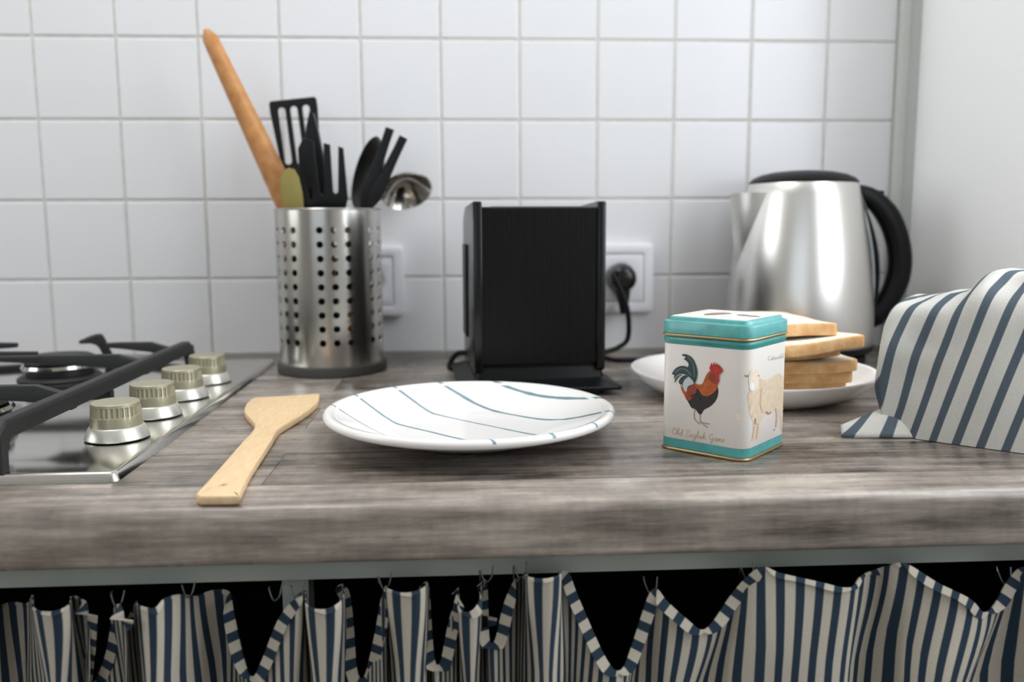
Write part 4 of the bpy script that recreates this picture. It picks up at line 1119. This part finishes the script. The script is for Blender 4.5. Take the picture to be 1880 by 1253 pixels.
print_poly(bm, [(640, 74), (700, 74), (740, 80), (790, 84), (822, 92), (770, 91), (710, 86), (650, 80)], 0, 0, 0, lambda a, b: ztop_hit(a, b, zt))
finish(bm, 'lid_print', [mat('ink_lid', srgb(146, 122, 114), .45, noise=.3)], TIN, 0, recalc=False)
# handwriting in single strokes: letters on a unit grid (x, y up; x-height .45, capital 1)
GL = {'O': (.8, [[(.45, 1), (.12, .7), (.08, .3), (.35, 0), (.65, .25), (.68, .7), (.45, 1), (.3, .92)]]),
 'l': (.32, [[(.0, .1), (.15, .5), (.25, .95), (.15, 1.0), (.1, .5), (.15, .05), (.32, .1)]]),
 'd': (.55, [[(.4, .4), (.15, .42), (.05, .15), (.2, 0), (.4, .2), (.5, 1.0), (.42, .4), (.45, .02), (.55, .08)]]),
 'E': (.75, [[(.62, .85), (.4, 1.0), (.2, .8), (.42, .55), (.15, .4), (.08, .1), (.35, 0), (.7, .2)]]),
 'n': (.5, [[(.0, .1), (.1, .45), (.1, 0), (.2, .38), (.33, .42), (.34, .05), (.5, .1)]]),
 'g': (.5, [[(.38, .4), (.15, .42), (.06, .15), (.2, .02), (.38, .2), (.4, .42), (.34, -.3), (.18, -.5), (.1, -.3), (.5, .1)]]),
 'i': (.28, [[(0, .1), (.12, .45), (.12, .04), (.28, .1)]]),
 's': (.38, [[(0, .05), (.2, .45), (.28, .2), (.2, .0), (.05, .08), (.38, .1)]]),
 'h': (.5, [[(.0, .1), (.15, .7), (.2, 1.0), (.1, .7), (.1, 0), (.2, .38), (.33, .4), (.34, .05), (.5, .1)]]),
 'G': (.85, [[(.68, .85), (.45, 1), (.12, .65), (.12, .25), (.4, .05), (.62, .45), (.6, .1), (.5, -.4), (.3, -.45), (.7, .1)]]),
 'a': (.52, [[(.38, .4), (.15, .42), (.06, .15), (.2, .0), (.38, .25), (.39, .42), (.38, .04), (.52, .1)]]),
 'm': (.75, [[(0, .1), (.1, .45), (.1, 0), (.2, .4), (.32, .4), (.32, 0), (.43, .4), (.56, .4), (.58, .04), (.75, .1)]]),
 'e': (.42, [[(0, .12), (.2, .22), (.3, .36), (.2, .45), (.07, .25), (.15, .02), (.42, .12)]]),
 'C': (.7, [[(.6, .85), (.4, 1), (.12, .65), (.1, .25), (.35, 0), (.65, .2)]]),
 'o': (.45, [[(.25, .45), (.07, .25), (.18, .0), (.34, .2), (.25, .45), (.45, .4)]]),
 't': (.36, [[(0, .1), (.18, .85), (.12, .1), (.22, 0), (.36, .1)], [(.02, .62), (.32, .66)]]),
 'w': (.65, [[(0, .42), (.1, .05), (.25, .1), (.32, .42), (.36, .05), (.5, .08), (.58, .45), (.65, .4)]]), ' ': (.45, [])}
def write(text, x0, y0, x1, y1, h, wd, m, name):
    tot = sum(GL[c][0] for c in text); bm = bmesh.new(); x = 0.0
    for c in text:
        for st in GL[c][1]:
            pts_ = []
            for a, b in st:
                f = (x+a+b*.12)/tot; pts_.append((x0+(x1-x0)*f, y0+(y1-y0)*f-b*h))
            ribbon(bm, pts_, wd, .0002, 0, 4)
        x += GL[c][0]
    finish(bm, name, m, TIN, 0, recalc=False)
M_INKB = mat('ink_script', srgb(204, 176, 142), .5, noise=.1); M_INKB2 = mat('ink_script_pale', srgb(204, 194, 182), .5, noise=.1)
write('Old English Game', 138, 992, 545, 1056, 52, 4.5, M_INKB, 'script_lettering')
write('Cotswold', 876, 428, 996, 408, 36, 3.6, M_INKB2, 'script_lettering')

# ------------------------------------------------------------------ wrapped towel bundle
M_TOWEL = stripe_mat('towel_stripe', srgb(214, 212, 206), srgb(90, 101, 111), 0.0176, 0.36)
def bundle():
    o0 = np.array((.3575, -.468)); d = np.array((.760, -.650)); nb = np.array((.650, .760))   # along, and to the back
    Lg = .27; NU, NV = 150, 72
    bm = bmesh.new(); uvl = bm.loops.layers.uv.new('UVMap'); G = []
    def prof_u(u):
        x = u*Lg
        e = min(1.0, x/.013); rise = (1-(1-e)**3.2)**.32
        h = .1100+.0015*math.sin(x*40)
        h += .0235/(1+math.exp(-(x-.060)/.0045))
        h -= .010*max(0, (x-.16)/.1)
        wd = .112+.02*min(1, x/.1)
        e2 = min(1, (Lg-x)/.03); r2 = (1-(1-e2)**2.4)**.5
        return max(.02, h*(.55+.45*rise)*(.25+.75*r2)), wd*(.80+.20*rise)*(.6+.4*r2), x
    def wr(x, s):
        f = .0022*math.sin(x*95+s*7)+.0016*math.sin(x*170-s*12+1)+.0018*math.sin(s*23+x*30)
        return f
    for i in range(NU+1):
        u = i/NU; h, wd, x = prof_u(u); row = []
        for j in range(NV+1):
            s = j/NV; a = math.pi*s
            c, sn = math.cos(a), math.sin(a)
            lat = -math.copysign(abs(c)**.5, c)      # -1 front .. 1 back
            up = abs(sn)**.50
            k = wr(x, s)*min(1, sn*2.2)
            # front leans back a little towards the top
            yy = wd/2+lat*wd/2*(1-.10*up)+(-k if s < .5 else k)
            # soft dent across the front, gathered at the left edge
            dent = .007*math.exp(-((x-.030)/.020)**2)*math.exp(-((up-.42)/.22)**2)
            if s < .5: yy += dent+.006*math.exp(-((x-.012)/.014)**2)*(1-up)
            zz_ = h*up+k*.6
            xx = x+ .004*math.sin(up*5+1)*(1-min(1, x/.05))
            p = o0+d*xx+nb*yy
            row.append(bm.verts.new((p[0], p[1], max(.0006, zz_))))
        G.append(row)
    # arc length along each section for the printed stripes
    for i in range(NU):
        pass
    arc = []
    for i in range(NU+1):
        q = [0]
        for j in range(NV): q.append(q[-1]+(G[i][j+1].co-G[i][j].co).length)
        arc.append(q)
    for i in range(NU):
        for j in range(NV):
            f = bm.faces.new((G[i][j], G[i+1][j], G[i+1][j+1], G[i][j+1])); f.smooth = True
            for lp, (a, b) in zip(f.loops, ((i, j), (i+1, j), (i+1, j+1), (i, j+1))):
                lp[uvl].uv = (a/NU*Lg*1.04-arc[a][b]*.28+.0085, arc[a][b])
    for R in (G[0], G[-1]):
        cen = sum((v.co for v in R), Vector())/len(R)
        cv = bm.verts.new(cen)
        for j in range(NV):
            f = bm.faces.new((R[j], R[j+1], cv)); f.smooth = True
            for lp in f.loops: lp[uvl].uv = (.0075, lp.vert.co.z)
        f = bm.faces.new((R[NV], R[0], cv))
        for lp in f.loops: lp[uvl].uv = (.0075, 0)
    bmesh.ops.recalc_face_normals(bm, faces=bm.faces)
    me = bpy.data.meshes.new('towel'); bm.to_mesh(me); bm.free()
    root = link('towel_bundle', me, M_TOWEL)
    tag(root, 'grey-blue striped white cloth wrapped into a bulky bundle, right end of the worktop', 'cloth')
    # loose corner lying on the worktop at the left
    tip = on_z(1545, 797, .004); a0 = on_z(1612, 752, .020); a1 = on_z(1640, 808, .002)
    bm = bmesh.new(); uvl = bm.loops.layers.uv.new('UVMap'); Q = []
    NA, NB = 18, 16
    base_f = np.array((*(o0+d*.030+nb*.004), .0015)); base_b = np.array((*(o0+d*.012+nb*.032), .024))
    tipv = np.array((tip[0], tip[1], .003))
    for i in range(NA+1):
        u = i/NA; row = []
        for j in range(NB+1):
            v = j/NB
            A = tipv+(base_f-tipv)*u; B = tipv+np.array((.002, .007, .006))+(base_b-tipv-np.array((.002, .007, .006)))*u
            p = A*(1-v)+B*v
            p[2] += .0045*math.sin(math.pi*v)*(.35+.65*u)
            p[2] = max(.0008, p[2]-(.002 if v == 0 else 0))
            row.append(bm.verts.new(p))
        Q.append(row)
    for i in range(NA):
        for j in range(NB):
            f = bm.faces.new((Q[i][j], Q[i+1][j], Q[i+1][j+1], Q[i][j+1])); f.smooth = True
            for lp, (a, b) in zip(f.loops, ((i, j), (i+1, j), (i+1, j+1), (i, j+1))):
                lp[uvl].uv = (.0150+a/NA*.034-b/NB*.012, b*.003)
    me = bpy.data.meshes.new('cloth_corner'); bm.to_mesh(me); bm.free()
    c_ = link('cloth_corner', me, M_TOWEL, root); md = c_.modifiers.new('thickness', 'SOLIDIFY'); md.thickness = .0012; md.offset = 0
bundle()
